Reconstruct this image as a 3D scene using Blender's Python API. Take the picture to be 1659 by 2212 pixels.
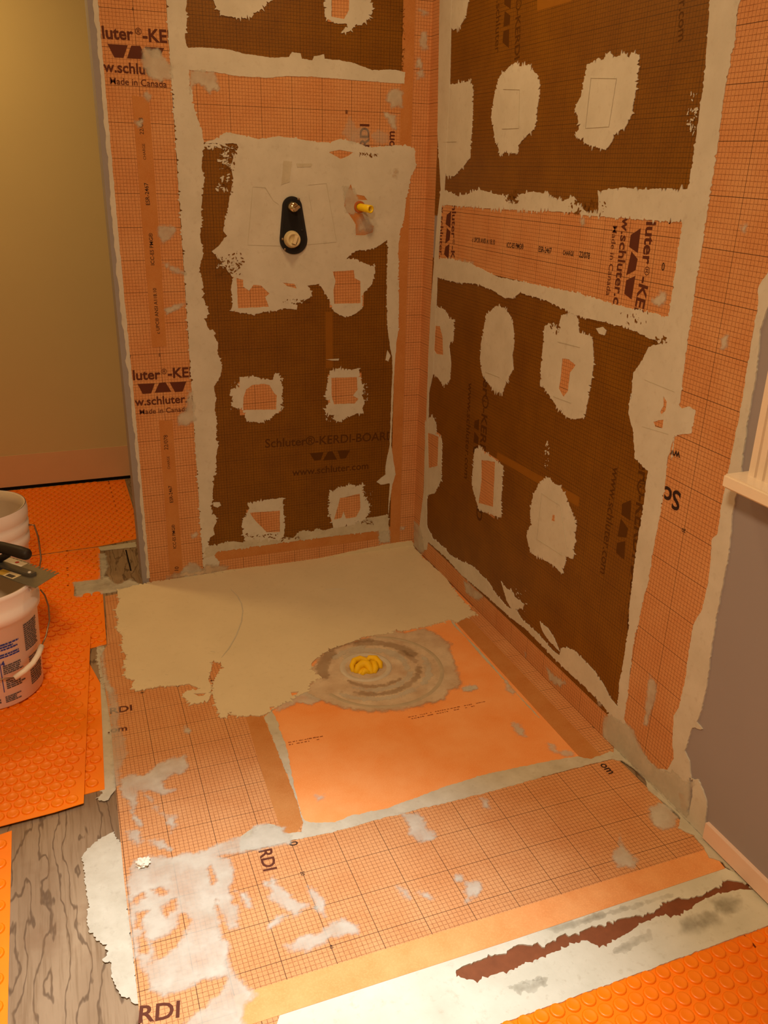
import bpy, bmesh, math, random
from mathutils import Vector, Matrix, noise
from mathutils.geometry import delaunay_2d_cdt
import numpy as np

for o in list(bpy.data.objects): bpy.data.objects.remove(o)
sc = bpy.context.scene
COL = sc.collection

# ------------------------------------------------------------------ camera
FPX, IW, IH = 1837.29, 1659.0, 2212.0
CAM = Vector((-1.27158722, -2.90921653, 1.42062613))
_y, _p, _r = (math.radians(a) for a in (21.39723624, -21.90366502, 1.24763022))
FW = Vector((math.sin(_y)*math.cos(_p), math.cos(_y)*math.cos(_p), math.sin(_p)))
_rt = Vector((math.cos(_y), -math.sin(_y), 0)); _up = _rt.cross(FW)
RT = _rt*math.cos(_r) + _up*math.sin(_r); UP = -_rt*math.sin(_r) + _up*math.cos(_r)
cam_d = bpy.data.cameras.new('camera'); cam = bpy.data.objects.new('camera', cam_d); COL.objects.link(cam)
cam_d.sensor_fit = 'VERTICAL'; cam_d.sensor_height = 36.0; cam_d.lens = FPX/IH*36.0
cam_d.clip_start = 0.02
M = Matrix((RT, UP, -FW)).transposed().to_4x4(); M.translation = CAM; cam.matrix_world = M
sc.camera = cam

# ------------------------------------------------------------------ world, lights, exposure
sc.view_settings.view_transform = 'Standard'; sc.view_settings.look = 'None'
sc.view_settings.gamma = 1.0; sc.view_settings.use_curve_mapping = False
sc.view_settings.exposure = 0.0
w = bpy.data.worlds.new('world'); sc.world = w; w.use_nodes = True
w.node_tree.nodes['Background'].inputs[0].default_value = (0.30, 0.36, 0.45, 1)
w.node_tree.nodes['Background'].inputs[1].default_value = 0.35

def light(name, kind, loc, energy, col, size=0.2, target=None, spot=None, blend=0.5):
    d = bpy.data.lights.new(name, kind); o = bpy.data.objects.new(name, d); COL.objects.link(o)
    d.energy = energy; d.color = col; o.location = loc
    if kind == 'AREA': d.shape = 'DISK'; d.size = size
    else: d.shadow_soft_size = size
    if kind == 'SPOT': d.spot_size = math.radians(spot); d.spot_blend = blend
    t = Vector(target) if target else Vector(loc) - Vector((0, 0, 1))
    o.rotation_euler = (t - Vector(loc)).to_track_quat('-Z', 'Y').to_euler()
    return o
# warm ceiling fixture over the shower, warm fixture in the middle of the room,
# whiter downlight above the entrance to the shower
light('shower_ceiling_lamp', 'AREA', (-0.52, -0.72, 2.40), 7.0, (1.0, 0.63, 0.27), 0.22)
light('room_ceiling_lamp', 'AREA', (-1.50, -2.65, 2.40), 37.0, (1.0, 0.69, 0.37), 0.35)
light('rear_ceiling_lamp', 'AREA', (-1.75, 0.55, 2.40), 11.0, (1.0, 0.64, 0.24), 0.25)
light('entrance_downlight', 'SPOT', (-1.15, -2.00, 2.40), 300.0, (0.90, 0.97, 1.0), 0.06, (-1.13, -1.95, 0), 45, 1.0)

# ------------------------------------------------------------------ planes: pixel -> 2D on the wall/floor
PL = {'L': (Vector((0, 0, 0)), Vector((1, 0, 0)), Vector((0, 0, 1)), Vector((0, -1, 0))),
      'R': (Vector((0, 0, 0)), Vector((0, -1, 0)), Vector((0, 0, 1)), Vector((-1, 0, 0))),
      'F': (Vector((0, 0, 0)), Vector((1, 0, 0)), Vector((0, 1, 0)), Vector((0, 0, 1)))}
def at(pl, px, py, h=0.0):
    O, U, V, N = PL[pl]
    d = FW + RT*((px-IW/2)/FPX) - UP*((py-IH/2)/FPX)
    t = (h - (CAM-O).dot(N))/d.dot(N); P = CAM + d*t - O
    return (P.dot(U), P.dot(V))
def to3(pl, u, v, h):
    O, U, V, N = PL[pl]; return O + U*u + V*v + N*h
# crops of the reference used for tracing: origin x, y and scale
CR = {'a': (0, 0, 3.318), 'b': (370, 0, 2.765), 'c': (860, 0, 2.0764), 'd': (180, 550, 3.16), 'e': (430, 550, 3.16),
      'f': (860, 420, 2.0764), 'g': (860, 850, 2.37), 'h': (0, 950, 3.686), 'i': (0, 1500, 3.106), 'j': (180, 1150, 2.765),
      'k': (550, 1150, 2.765), 'l': (550, 1450, 1.952), 'm': (1100, 1500, 2.968), 'n': (1259, 700, 3.6875),
      'o': (180, 1700, 2.765), 'p': (1, 0, 1), 'q': (1400, 400, 4.2548), 'r': (1380, 1100, 3.161), 's': (0, 1060, 4.425),
      't': (230, 1500, 4.1475), 'z': (0, 0, 1)}
def X(pl, c, pts):
    ox, oy, s = CR[c]; return [at(pl, ox+x/s, oy+y/s) for x, y in pts]
def rect(u0, u1, v0, v1): return [(u0, v0), (u1, v0), (u1, v1), (u0, v1)]

def area2(p): return sum(p[i-1][0]*p[i][1]-p[i][0]*p[i-1][1] for i in range(len(p)))
_seed = [0]
def rag(pts, amp=0.003, seg=0.004, spike=0.0, seed=None):
    """break a traced outline into short ragged steps"""
    if seed is None: _seed[0] += 1; seed = _seed[0]
    rnd = random.Random(seed); out = []; n = len(pts)
    sg = 1 if area2(pts) > 0 else -1
    for i in range(n):
        a = Vector(pts[i]); b = Vector(pts[(i+1) % n]); d = b-a; L = d.length
        if L < 1e-6: continue
        k = max(1, int(L/seg)); nr = Vector((d.y, -d.x))/L*sg
        for j in range(k):
            p = a + d*(j/k)
            e = noise.noise(Vector((p.x*45, p.y*45, seed*3.1)))*0.8 + noise.noise(Vector((p.x*170, p.y*170, seed*1.7)))*0.6 + (rnd.random()-.5)*0.45
            q = p + nr*(e*amp)
            if spike and rnd.random() < 0.34: q += nr*(rnd.random()**1.6*spike*1.35)*(1 if rnd.random() < .55 else -1)
            out.append((q.x, q.y))
    return out

# ------------------------------------------------------------------ materials
def srgb(r, g, b):
    f = lambda c: ((c/255+0.055)/1.055)**2.4 if c > 10 else c/255/12.92
    return (f(r), f(g), f(b), 1)
class NT:
    def __init__(s, name):
        s.m = bpy.data.materials.new(name); s.m.use_nodes = True; s.t = s.m.node_tree
        s.b = s.t.nodes['Principled BSDF']; s.out = s.t.nodes['Material Output']
    def n(s, k, **kw):
        x = s.t.nodes.new(k)
        for a, v in kw.items(): setattr(x, a, v)
        return x
    def l(s, a, b): s.t.links.new(a, b)
    def math(s, op, a, b=None, c=None):
        x = s.n('ShaderNodeMath', operation=op)
        for i, v in enumerate((a, b, c)):
            if v is None: continue
            if isinstance(v, (int, float)): x.inputs[i].default_value = v
            else: s.l(v, x.inputs[i])
        return x.outputs[0]
    def mix(s, fac, a, b, bt='MIX'):
        x = s.n('ShaderNodeMix', data_type='RGBA', blend_type=bt)
        for i, v in ((0, fac), (6, a), (7, b)):
            if isinstance(v, (int, float)): x.inputs[i].default_value = v
            elif isinstance(v, tuple): x.inputs[i].default_value = v
            else: s.l(v, x.inputs[i])
        return x.outputs[2]
    def co(s, which='Object'):
        return s.n('ShaderNodeTexCoord').outputs[which]
    def geo(s): return s.n('ShaderNodeNewGeometry').outputs['Position']
    def noise(s, vec, scale, detail=4, rough=.55):
        x = s.n('ShaderNodeTexNoise'); s.l(vec, x.inputs['Vector'])
        x.inputs['Scale'].default_value = scale; x.inputs['Detail'].default_value = detail; x.inputs['Roughness'].default_value = rough
        return x.outputs['Fac']
    def ramp(s, v, a, b, c0=0.0, c1=1.0):
        x = s.n('ShaderNodeMapRange'); s.l(v, x.inputs[0])
        for i, q in enumerate((a, b, c0, c1)): x.inputs[i+1].default_value = q
        x.clamp = True
        return x.outputs[0]
    def bump(s, h, strength=.3, dist=.001):
        x = s.n('ShaderNodeBump'); s.l(h, x.inputs['Height']); x.inputs['Strength'].default_value = strength
        x.inputs['Distance'].default_value = dist; s.l(x.outputs[0], s.b.inputs['Normal'])
    def col(s, v):
        if isinstance(v, tuple): s.b.inputs['Base Color'].default_value = v
        else: s.l(v, s.b.inputs['Base Color'])
    def done(s, rough=.8, spec=.3, metal=0.0):
        s.b.inputs['Roughness'].default_value = rough; s.b.inputs['Specular IOR Level'].default_value = spec
        s.b.inputs['Metallic'].default_value = metal; return s.m

def flat(name, c, rough=.6, spec=.4, metal=0.0, var=.12, scale=30, bump=0.0):
    k = NT(name); g = k.geo(); f = k.noise(g, scale)
    dark = tuple(x*(1-var) for x in c[:3])+(1,); lite = tuple(min(1, x*(1+var)) for x in c[:3])+(1,)
    k.col(k.mix(f, dark, lite))
    if bump: k.bump(k.noise(g, scale*6), bump)
    return k.done(rough, spec, metal)

def gridmat(name, base, base2, line, heavy, fine_a, heavy_a, rough=.75):
    """printed sheet: 1 cm fine grid, 10 cm heavy lines, from the UV map in metres"""
    k = NT(name); uv = k.n('ShaderNodeUVMap'); sep = k.n('ShaderNodeSeparateXYZ'); k.l(uv.outputs[0], sep.inputs[0])
    def lines(sock, pitch, half):
        fr = k.math('FRACT', k.math('ADD', k.math('DIVIDE', sock, pitch), 100.5))
        d = k.math('MULTIPLY', k.math('ABSOLUTE', k.math('SUBTRACT', fr, .5)), pitch)
        return k.ramp(d, half*.45, half*1.25, 1.0, 0.0)
    fx, fy = lines(sep.outputs[0], .01, .00066), lines(sep.outputs[1], .01, .00066)
    hx, hy = lines(sep.outputs[0], .1, .00075), lines(sep.outputs[1], .1, .00075)
    g = k.geo()
    brk = k.ramp(k.noise(g, 260, 2), .30, .62, .45, 1.0)
    fine = k.math('MULTIPLY', k.math('MAXIMUM', fx, fy), brk)
    hv = k.math('MAXIMUM', hx, hy)
    c = k.mix(k.ramp(k.noise(g, 9, 5), .35, .65), base, base2)
    c = k.mix(k.ramp(k.noise(g, 420, 2), .42, .70, 0, .35), c, tuple(min(1, x*1.35+.02) for x in base[:3])+(1,))
    c = k.mix(k.math('MULTIPLY', fine, fine_a), c, line)
    c = k.mix(k.math('MULTIPLY', hv, heavy_a), c, heavy)
    k.col(c); k.bump(k.noise(g, 500, 2), .15, .0006)
    return k.done(rough, .3)

MEM = gridmat('membrane_grid', srgb(206, 152, 104), srgb(198, 138, 88), srgb(116, 60, 32), srgb(62, 32, 20), .85, .9)
BRD = gridmat('board_grid', srgb(127, 82, 5), srgb(114, 71, 3), srgb(52, 29, 3), srgb(46, 25, 2), .8, .5, .5)
def plainmat(name, a, b, sc_=14):
    k = NT(name); g = k.geo(); c = k.mix(k.ramp(k.noise(g, sc_, 6, .6), .33, .68), a, b)
    c = k.mix(k.ramp(k.noise(g, 350, 2), .45, .7, 0, .25), c, tuple(min(1, x*1.3+.03) for x in a[:3])+(1,))
    k.col(c); k.bump(k.noise(g, 400, 3), .15, .0006); return k.done(.75, .3)
PLAIN = plainmat('membrane_plain', srgb(190, 132, 76), srgb(182, 118, 60))
TRAY = plainmat('tray_fleece', srgb(240, 168, 108), srgb(234, 148, 78), 7)
def mortar(name, a, b, dark, alpha=None, rough=.85, scale=11):
    k = NT(name); g = k.geo()
    c = k.mix(k.ramp(k.noise(g, scale, 6, .6), .3, .7), a, b)
    c = k.mix(k.ramp(k.noise(g, 55, 5, .65), .56, .78, 0, .55), c, dark)
    k.col(c)
    h = k.math('ADD', k.noise(g, 30, 4), k.math('MULTIPLY', k.noise(g, 220, 3), .25)); k.bump(h, .12 if alpha else .35, .0015)
    k.done(rough, .25)
    if alpha:
        tr = k.n('ShaderNodeBsdfTransparent'); mx = k.n('ShaderNodeMixShader')
        av = k.n('ShaderNodeAttribute', attribute_name='cover')
        k.l(k.math('MULTIPLY', k.ramp(k.noise(g, 16, 4, .55), .30, .64, alpha[0], alpha[1]), av.outputs['Fac']), mx.inputs[0])
        k.l(tr.outputs[0], mx.inputs[1]); k.l(k.b.outputs[0], mx.inputs[2]); k.l(mx.outputs[0], k.out.inputs[0])
    return k.m
MORT = mortar('mortar_dry', srgb(209, 207, 200), srgb(196, 193, 184), srgb(178, 170, 160))
SMEAR = mortar('mortar_smear', srgb(214, 210, 200), srgb(202, 198, 186), srgb(190, 184, 172), (.45, .80))
FRESH = mortar('mortar_fresh', srgb(218, 206, 178), srgb(210, 198, 170), srgb(200, 186, 156), None, .7, 5)
DAMP = mortar('mortar_damp', srgb(214, 198, 176), srgb(190, 166, 140), srgb(162, 144, 124), (.75, 1.0), .6, 14)
DARK = mortar('mortar_dark', srgb(156, 128, 98), srgb(140, 112, 84), srgb(130, 104, 80), (.5, .9), .55, 14)
SEAM = mortar('mortar_seam', srgb(200, 196, 182), srgb(182, 176, 160), srgb(158, 150, 134), None, .75, 18)
INK = flat('print_brown', srgb(92, 48, 34), .7, .2)
INKD = flat('print_dark', srgb(84, 50, 6), .6, .2)
INKK = flat('print_black', srgb(52, 34, 30), .7, .2)

# ------------------------------------------------------------------ mesh helpers
def link(name, me, mat, parent=None):
    o = bpy.data.objects.new(name, me); COL.objects.link(o)
    if mat and not me.materials: me.materials.append(mat)
    if parent: o.parent = parent
    return o
def tag(o, label=None, cat=None, group=None, kind=None):
    if label: o['label'] = label
    if cat: o['category'] = cat
    if group: o['group'] = group
    if kind: o['kind'] = kind
    return o
def empty(name, loc=(0, 0, 0)):
    o = bpy.data.objects.new(name, None); COL.objects.link(o); o.location = loc; o.empty_display_size = .05; return o
def child_bm(name, bm, mat, parent=None, smooth=False):
    bmesh.ops.recalc_face_normals(bm, faces=bm.faces)
    me = bpy.data.meshes.new(name); bm.to_mesh(me); bm.free()
    if smooth:
        for p in me.polygons: p.use_smooth = True
    o = link(name, me, mat)
    if parent:
        o.parent = parent; o.matrix_parent_inverse = Matrix.Translation(-parent.location) if parent.type == 'EMPTY' else Matrix()
    return o
def prism(name, pl, pts, h0, h1, mat, parent=None, holes=(), uv=(0, 0, 0)):
    """flat piece with real thickness lying on a plane; UV in metres in its own print frame"""
    polys = [pts]+list(holes); vin, ein = [], []
    for q in polys:
        k0 = len(vin); vin += [Vector(p) for p in q]; ein += [(k0+i, k0+(i+1) % len(q)) for i in range(len(q))]
    vo, eo, fo, _a, _b, _c = delaunay_2d_cdt(vin, ein, [], 0, 1e-6)
    P = np.array([(v[0], v[1]) for v in vo]); T = np.array(fo); cen = P[T].mean(1)
    ins = np.zeros(len(T), bool)
    for q in polys:
        A_ = np.array(q); B_ = np.roll(A_, -1, 0)
        for (ax_, ay), (bx_, by) in zip(A_, B_):
            if ay != by: ins ^= ((ay > cen[:, 1]) != (by > cen[:, 1])) & (cen[:, 0] < (bx_-ax_)*(cen[:, 1]-ay)/(by-ay)+ax_)
    T = T[ins]; n = len(P); Fc = []; edge = {}
    for t in T.tolist():
        a, b, c = (P[i] for i in t)
        if (b[0]-a[0])*(c[1]-a[1])-(b[1]-a[1])*(c[0]-a[0]) < 0: t = [t[0], t[2], t[1]]
        Fc.append(tuple(t)); Fc.append((t[0]+n, t[2]+n, t[1]+n))
        for i in range(3): edge[(t[i], t[(i+1) % 3])] = 1
    for (i, j) in edge:
        if (j, i) not in edge: Fc.append((i+n, j+n, j, i))
    V = [to3(pl, u, v, h1) for u, v in P.tolist()]+[to3(pl, u, v, h0) for u, v in P.tolist()]
    me = bpy.data.meshes.new(name); me.from_pydata(V, [], Fc)
    ul = me.uv_layers.new(name='UVMap'); ca, sa = math.cos(uv[2]), math.sin(uv[2])
    u3 = [((x-uv[0])*ca+(y-uv[1])*sa, -(x-uv[0])*sa+(y-uv[1])*ca) for x, y in P.tolist()]
    for lp in me.loops: ul.data[lp.index].uv = u3[lp.vertex_index % n]
    me.materials.append(mat)
    o = bpy.data.objects.new(name, me); COL.objects.link(o)
    if parent: o.parent = parent
    return o
_lay = [0]
def lay(h): _lay[0] += 1; return h + (_lay[0] % 40)*0.00002
def box(bm, x0, x1, y0, y1, z0, z1):
    vs = [bm.verts.new((x, y, z)) for x in (x0, x1) for y in (y0, y1) for z in (z0, z1)]
    for f in ((0, 1, 3, 2), (4, 6, 7, 5), (0, 4, 5, 1), (2, 3, 7, 6), (0, 2, 6, 4), (1, 5, 7, 3)): bm.faces.new([vs[i] for i in f])
def lathe(bm, prof, c=(0, 0, 0), seg=32, close=False, a0=0, a1=2*math.pi):
    rows = []; full = abs(a1-a0-2*math.pi) < 1e-6; m = seg if full else seg+1
    for r, z in prof:
        if r < 1e-6: rows.append([bm.verts.new((c[0], c[1], c[2]+z))]*m); continue
        rows.append([bm.verts.new((c[0]+r*math.cos(a0+(a1-a0)*i/seg), c[1]+r*math.sin(a0+(a1-a0)*i/seg), c[2]+z)) for i in range(m)])
    for a, b in zip(rows, rows[1:]):
        for i in range(seg):
            j = (i+1) % m; q = []
            for v in (a[i], a[j], b[j], b[i]):
                if v not in q: q.append(v)
            if len(q) > 2:
                try: bm.faces.new(q)
                except ValueError: pass
def tube(bm, pts, r, seg=8):
    pts = [Vector(p) for p in pts]; rows = []
    for i, p in enumerate(pts):
        d = (pts[min(i+1, len(pts)-1)]-pts[max(i-1, 0)]).normalized()
        a = d.orthogonal().normalized() if i == 0 else (rows_a - d*rows_a.dot(d)).normalized()
        rows_a = a; b = d.cross(a); rr = r[i] if isinstance(r, (list, tuple)) else r
        rows.append([bm.verts.new(p+(a*math.cos(2*math.pi*k/seg)+b*math.sin(2*math.pi*k/seg))*rr) for k in range(seg)])
    for a, b in zip(rows, rows[1:]):
        for k in range(seg): bm.faces.new((a[k], a[(k+1) % seg], b[(k+1) % seg], b[k]))
    bm.faces.new(rows[0][::-1]); bm.faces.new(rows[-1])

_txt = {}
def text_mesh(s, bold):
    if (s, bold) in _txt: return _txt[(s, bold)]
    cu = bpy.data.curves.new('t', 'FONT'); cu.body = s; cu.size = 1; cu.resolution_u = 3; cu.offset = bold
    o = bpy.data.objects.new('t', cu); COL.objects.link(o)
    bpy.context.view_layer.update()
    me = bpy.data.meshes.new_from_object(o.evaluated_get(bpy.context.evaluated_depsgraph_get()))
    vs = [(v.co.x, v.co.y) for v in me.vertices]; fs = [tuple(p.vertices) for p in me.polygons]
    bpy.data.objects.remove(o); bpy.data.curves.remove(cu); bpy.data.meshes.remove(me)
    _txt[(s, bold)] = (vs, fs); return vs, fs
def text(pl, c, s, p0, p1, h, parent, mat=None, hs=1.0, bold=.012, clip=None, thick=.00006):
    """printed lettering along the baseline p0 -> p1 (points on the surface)"""
    a, b = (Vector(q) for q in X(pl, c, [p0, p1])); vs, fs = text_mesh(s, bold)
    x0 = min(v[0] for v in vs); x1 = max(v[0] for v in vs)
    d = (b-a)/(x1-x0); n = Vector((-d.y, d.x))*hs
    bm = bmesh.new(); P = [a+d*(x-x0)+n*y for x, y in vs]
    bv = [bm.verts.new((p.x, p.y, 0)) for p in P]
    for f in fs:
        try: bm.faces.new([bv[i] for i in f])
        except ValueError: pass
    if clip:
        u0, u1, v0, v1 = clip
        for co, no in (((u0, 0, 0), (-1, 0, 0)), ((u1, 0, 0), (1, 0, 0)), ((0, v0, 0), (0, -1, 0)), ((0, v1, 0), (0, 1, 0))):
            bmesh.ops.bisect_plane(bm, geom=bm.verts[:]+bm.edges[:]+bm.faces[:], plane_co=co, plane_no=no, clear_outer=True)
    for v in bm.verts: v.co = to3(pl, v.co.x, v.co.y, h+thick)
    me = bpy.data.meshes.new('printed_text'); bm.to_mesh(me); bm.free()
    return link('printed_text', me, mat or INK, parent)
def logo(pl, c, polys, h, parent, mat=None):
    for q in polys: prism('printed_emblem', pl, X(pl, c, q), h-.0003, h+.00006, mat or INK, parent)
def strip(pl, pts, w):
    """ribbon outline along a polyline (for scratches and trowel marks)"""
    L_, R_ = [], []
    for i, p in enumerate(pts):
        p = Vector(p); d = Vector(pts[min(i+1, len(pts)-1)])-Vector(pts[max(i-1, 0)]); n = Vector((-d.y, d.x)).normalized()
        e = w*.5*(0.25 if i in (0, len(pts)-1) else 1); L_.append(tuple(p+n*e)); R_.append(tuple(p-n*e))
    return L_+R_[::-1]

# ================================================================== THE SETTING
CEIL, YB, YF, XL = 2.44, 1.19, -4.4, -2.7
DC = (-0.494, -0.800)                      # drain centre
def circ(c, r, n=40): return [(c[0]+r*math.cos(2*math.pi*i/n), c[1]+r*math.sin(2*math.pi*i/n)) for i in range(n)]

# plywood subfloor
k = NT('plywood'); g = k.geo()
mp = k.n('ShaderNodeMapping'); k.l(g, mp.inputs[0]); mp.inputs['Scale'].default_value = (1, .26, 1)
wv = k.n('ShaderNodeTexWave', wave_type='BANDS', bands_direction='X'); k.l(mp.outputs[0], wv.inputs[0])
wv.inputs['Scale'].default_value = 9; wv.inputs['Distortion'].default_value = 22; wv.inputs['Detail'].default_value = 4; wv.inputs['Detail Scale'].default_value = 1.4
fib = k.n('ShaderNodeMapping'); k.l(g, fib.inputs[0]); fib.inputs['Scale'].default_value = (1, .05, 1)
c = k.mix(k.ramp(k.noise(mp.outputs[0], 9, 5), .3, .7), srgb(160, 138, 112), srgb(130, 106, 82))
c = k.mix(k.ramp(wv.outputs['Fac'], .0, .11, .7, 0), c, srgb(76, 56, 40))
c = k.mix(k.ramp(k.noise(fib.outputs[0], 160, 3), .5, .75, 0, .6), c, srgb(112, 88, 62))
c = k.mix(k.ramp(k.noise(g, 7, 4), .55, .72, 0, .6), c, srgb(122, 92, 66))
k.col(c); k.bump(k.noise(fib.outputs[0], 140, 4), .4, .001); PLY = k.done(.75, .25)
floor = prism('floor', 'F', rect(XL-.1, .1, YF-.1, YB+.1), -.05, -.004, PLY, holes=[circ(DC, .06)]); tag(floor, 'bare plywood subfloor with worn grain', kind='structure')

PAINT = flat('paint_mauve', srgb(152, 146, 152), .75, .25, var=.05, scale=3, bump=.08)
BEIGE = flat('paint_beige', srgb(204, 188, 142), .8, .2, var=.06, scale=2)
WHITE = flat('ceiling_white', srgb(222, 212, 196), .9, .2, var=.03)
TRIM = flat('trim_white', srgb(236, 220, 204), .35, .5, var=.03)
def bxo(name, ext, mat, parent=None, kind=None, label=None):
    bm = bmesh.new(); box(bm, *ext); o = child_bm(name, bm, mat, parent)
    return tag(o, label, kind=kind)
ceiling = bxo('ceiling', (XL-.1, .1, YF-.1, YB+.1, CEIL, CEIL+.1), WHITE, kind='structure', label='plain white ceiling above the room')
wall_rear = bxo('wall_rear', (XL, .0, YB, YB+.1, -.004, CEIL), BEIGE, kind='structure', label='beige painted wall far behind the shower wall end')
bxo('wall_left', (XL-.1, XL, YF-.1, YB+.1, -.004, CEIL), BEIGE, kind='structure', label='beige side wall of the room')
bxo('wall_front', (XL, 0, YF-.1, YF, -.004, CEIL), WHITE, kind='structure', label='white wall behind the viewer')
# raw strip at the foot of the rear wall, where a baseboard was
RAW = flat('raw_plaster', srgb(214, 178, 140), .85, .2, var=.06, scale=6)
bm = bmesh.new(); box(bm, XL, -.3, YB-.003, YB, .012, .163); child_bm('bare_plaster_strip', bm, RAW, wall_rear)
bm = bmesh.new(); box(bm, XL, -.3, YB-.001, YB, -.004, .012); child_bm('dark_gap', bm, flat('gap_black', srgb(26, 20, 16), .9, .1), wall_rear)

# right wall with its window opening
WY0, WY1, WZ0, WZ1 = -2.42, -1.775, .875, 1.80
bm = bmesh.new()
box(bm, 0, .12, WY1, YB+.1, -.004, CEIL); box(bm, 0, .12, YF-.1, WY0, -.004, CEIL)
box(bm, 0, .12, WY0, WY1, -.004, WZ0); box(bm, 0, .12, WY0, WY1, WZ1, CEIL)
wall_right = tag(child_bm('wall_right', bm, PAINT), 'mauve painted wall with orange boards and mortar at its shower end', kind='structure')
win = empty('window_1', (0, (WY0+WY1)/2, WZ0)); tag(win, 'white trimmed window at the right edge', kind='structure')
def casing(y0, y1, z0, z1, vert):
    bm = bmesh.new(); box(bm, -.014, 0, y0, y1, z0, z1)
    for i in range(4):
        f = .1+.8*i/3.6
        if vert: a = y0+(y1-y0)*f; box(bm, -.021, -.014, a, a+(y1-y0)*.15, z0, z1)
        else: a = z0+(z1-z0)*f; box(bm, -.021, -.014, y0, y1, a, a+(z1-z0)*.15)
    return bm
child_bm('window_casing', casing(WY1, WY1+.095, WZ0, WZ1+.09, True), TRIM, win)
child_bm('window_casing', casing(WY0-.095, WY0, WZ0, WZ1+.09, True), TRIM, win)
child_bm('window_casing', casing(WY0, WY1, WZ1, WZ1+.09, False), TRIM, win)
bm = bmesh.new(); box(bm, -.062, .07, WY0-.115, WY1+.112, WZ0-.028, WZ0); bmesh.ops.bevel(bm, geom=bm.edges[:], offset=.004, segments=2, affect='EDGES')
child_bm('window_sill', bm, flat('sill_gloss', srgb(240, 226, 208), .2, .6, var=.03), win)
bm = bmesh.new()
for a in ((.05, .09, WY0, WY0+.045, WZ0, WZ1), (.05, .09, WY1-.045, WY1, WZ0, WZ1), (.05, .09, WY0, WY1, WZ0, WZ0+.045), (.05, .09, WY0, WY1, WZ1-.045, WZ1), (.05, .09, WY0, WY1, 1.32, 1.36)): box(bm, *a)
child_bm('window_frame', bm, TRIM, win)
k = NT('pane_glass'); k.b.inputs['Transmission Weight'].default_value = 1; k.col((.95, .97, 1, 1)); GL = k.done(.02, .5)
for z0, z1 in ((WZ0+.045, 1.32), (1.36, WZ1-.045)):
    bm = bmesh.new(); box(bm, .068, .072, WY0+.045, WY1-.045, z0, z1); child_bm('pane', bm, GL, win)
# baseboard remnant on the right wall
bm = bmesh.new(); box(bm, -.010, 0, YF, -1.745, .008, .052)
tag(child_bm('baseboard_right', bm, flat('baseboard_pink', srgb(232, 204, 190), .5, .35, var=.05)), 'low pinkish white baseboard strip below the window', kind='structure')

# ================================================================== SHOWER END WALL (plane y = 0)
XE = -1.072
GREY = flat('drywall_edge', srgb(150, 146, 150), .8, .2, var=.08, scale=20)
wall_back = bxo('wall_back', (XE, 0, 0, .12, -.004, CEIL), GREY, kind='structure', label='shower wall with valve, orange bands, brown boards and mortar patches')
UVL = (-.947, 1.8369, 0)
def board(pl, r, parent, label):
    return tag(prism('foam_board', pl, rect(*r), -.0002, .0010, BRD, parent, uv=(UVL[0], UVL[1], 0)), label)
bl0 = board('L', (-.86, -.06, .0, 1.56), wall_back, 'brown printed board below the middle orange band')
bl1 = board('L', (-.86, -.06, 1.62, CEIL), wall_back, 'brown printed board above the middle orange band')
HB, HM = .0016, .0026
# bands
def band(pl, pts, parent, uv, label=None, mat=None, h=HB):
    o = prism('membrane_band', pl, pts, -.0001, lay(h), mat or MEM, parent, uv=uv)
    return tag(o, label)
bandL = band('L', rect(-1.052, -.852, .0, CEIL), wall_back, UVL, 'wide orange printed membrane band at the wall end')
bandM = band('L', rect(-.80, -.09, 1.49, 1.70), wall_back, (-.79+.013, 1.597, 0), 'orange membrane band between the two boards')
bandC = band('L', rect(-.062, .0, .0, CEIL), wall_back, (0, 1.83, 0), 'orange corner band')
prism('blank_margin', 'L', rect(-.104, -.0621, .0, CEIL), -.0001, lay(HB), PLAIN, bandC)
bandB = band('L', rect(-.85, -.10, .0, .052), wall_back, (-.80, .002, 0), 'orange band along the foot of the wall')
prism('blank_margin', 'L', rect(-.815, -.10, .0521, .098), -.0001, lay(HB), PLAIN, bandB)

# grey corner bead at the wall end, with a ragged mortar edge
tag(prism('corner_bead', 'L', rect(XE-.001, -1.05, .0, CEIL), .0, .0032, GREY, wall_back), 'grey corner bead')
ed = [(-1.062, CEIL)]; z = CEIL
random.seed(4)
while z > .02:
    z -= .02; wd = .006 if z > 1.5 else (.001 if z < .9 else .004)
    ed.append((-1.057+random.uniform(-.003, .003)+ (0 if z > 1.35 else .004*math.sin(z*4)), z))
prism('mortar_edge', 'L', rag(ed+[(-1.046, .02), (-1.044, .6), (-1.046, 1.2), (-1.042, CEIL)], .002, .006), .0, .0040, MORT, wall_back)

def mort(pl, pts, parent, holes=(), mat=None, amp=.0028, spike=.0, seg=.004, h=HM, name='mortar_patch', label=None, dens=1.0):
    if mat in (SMEAR, DAMP): return film(pl, pts, parent, holes, mat, dens, h, .009 if mat == SMEAR else .014, name=name if name != 'mortar_patch' else 'mortar_smear', label=label)
    hl = [rag(q, amp*.6, seg) for q in holes]
    return tag(prism(name, pl, rag(pts, amp, seg, spike), min(.0, h-.0006), lay(h), mat or MORT, parent, holes=hl), label)
def square(pl, pts, parent, uv=UVL, grow=.012, h=.0019):
    """a square of orange membrane set over a fixing, seen through an opening in the mortar"""
    us = [p[0] for p in pts]; vs = [p[1] for p in pts]
    return prism('membrane_patch', pl, rect(min(us)-grow, max(us)+grow, min(vs)-grow, max(vs)+grow), 0, lay(h), MEM, parent, uv=(uv[0]+.0031, uv[1]+.004, .01))

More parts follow.
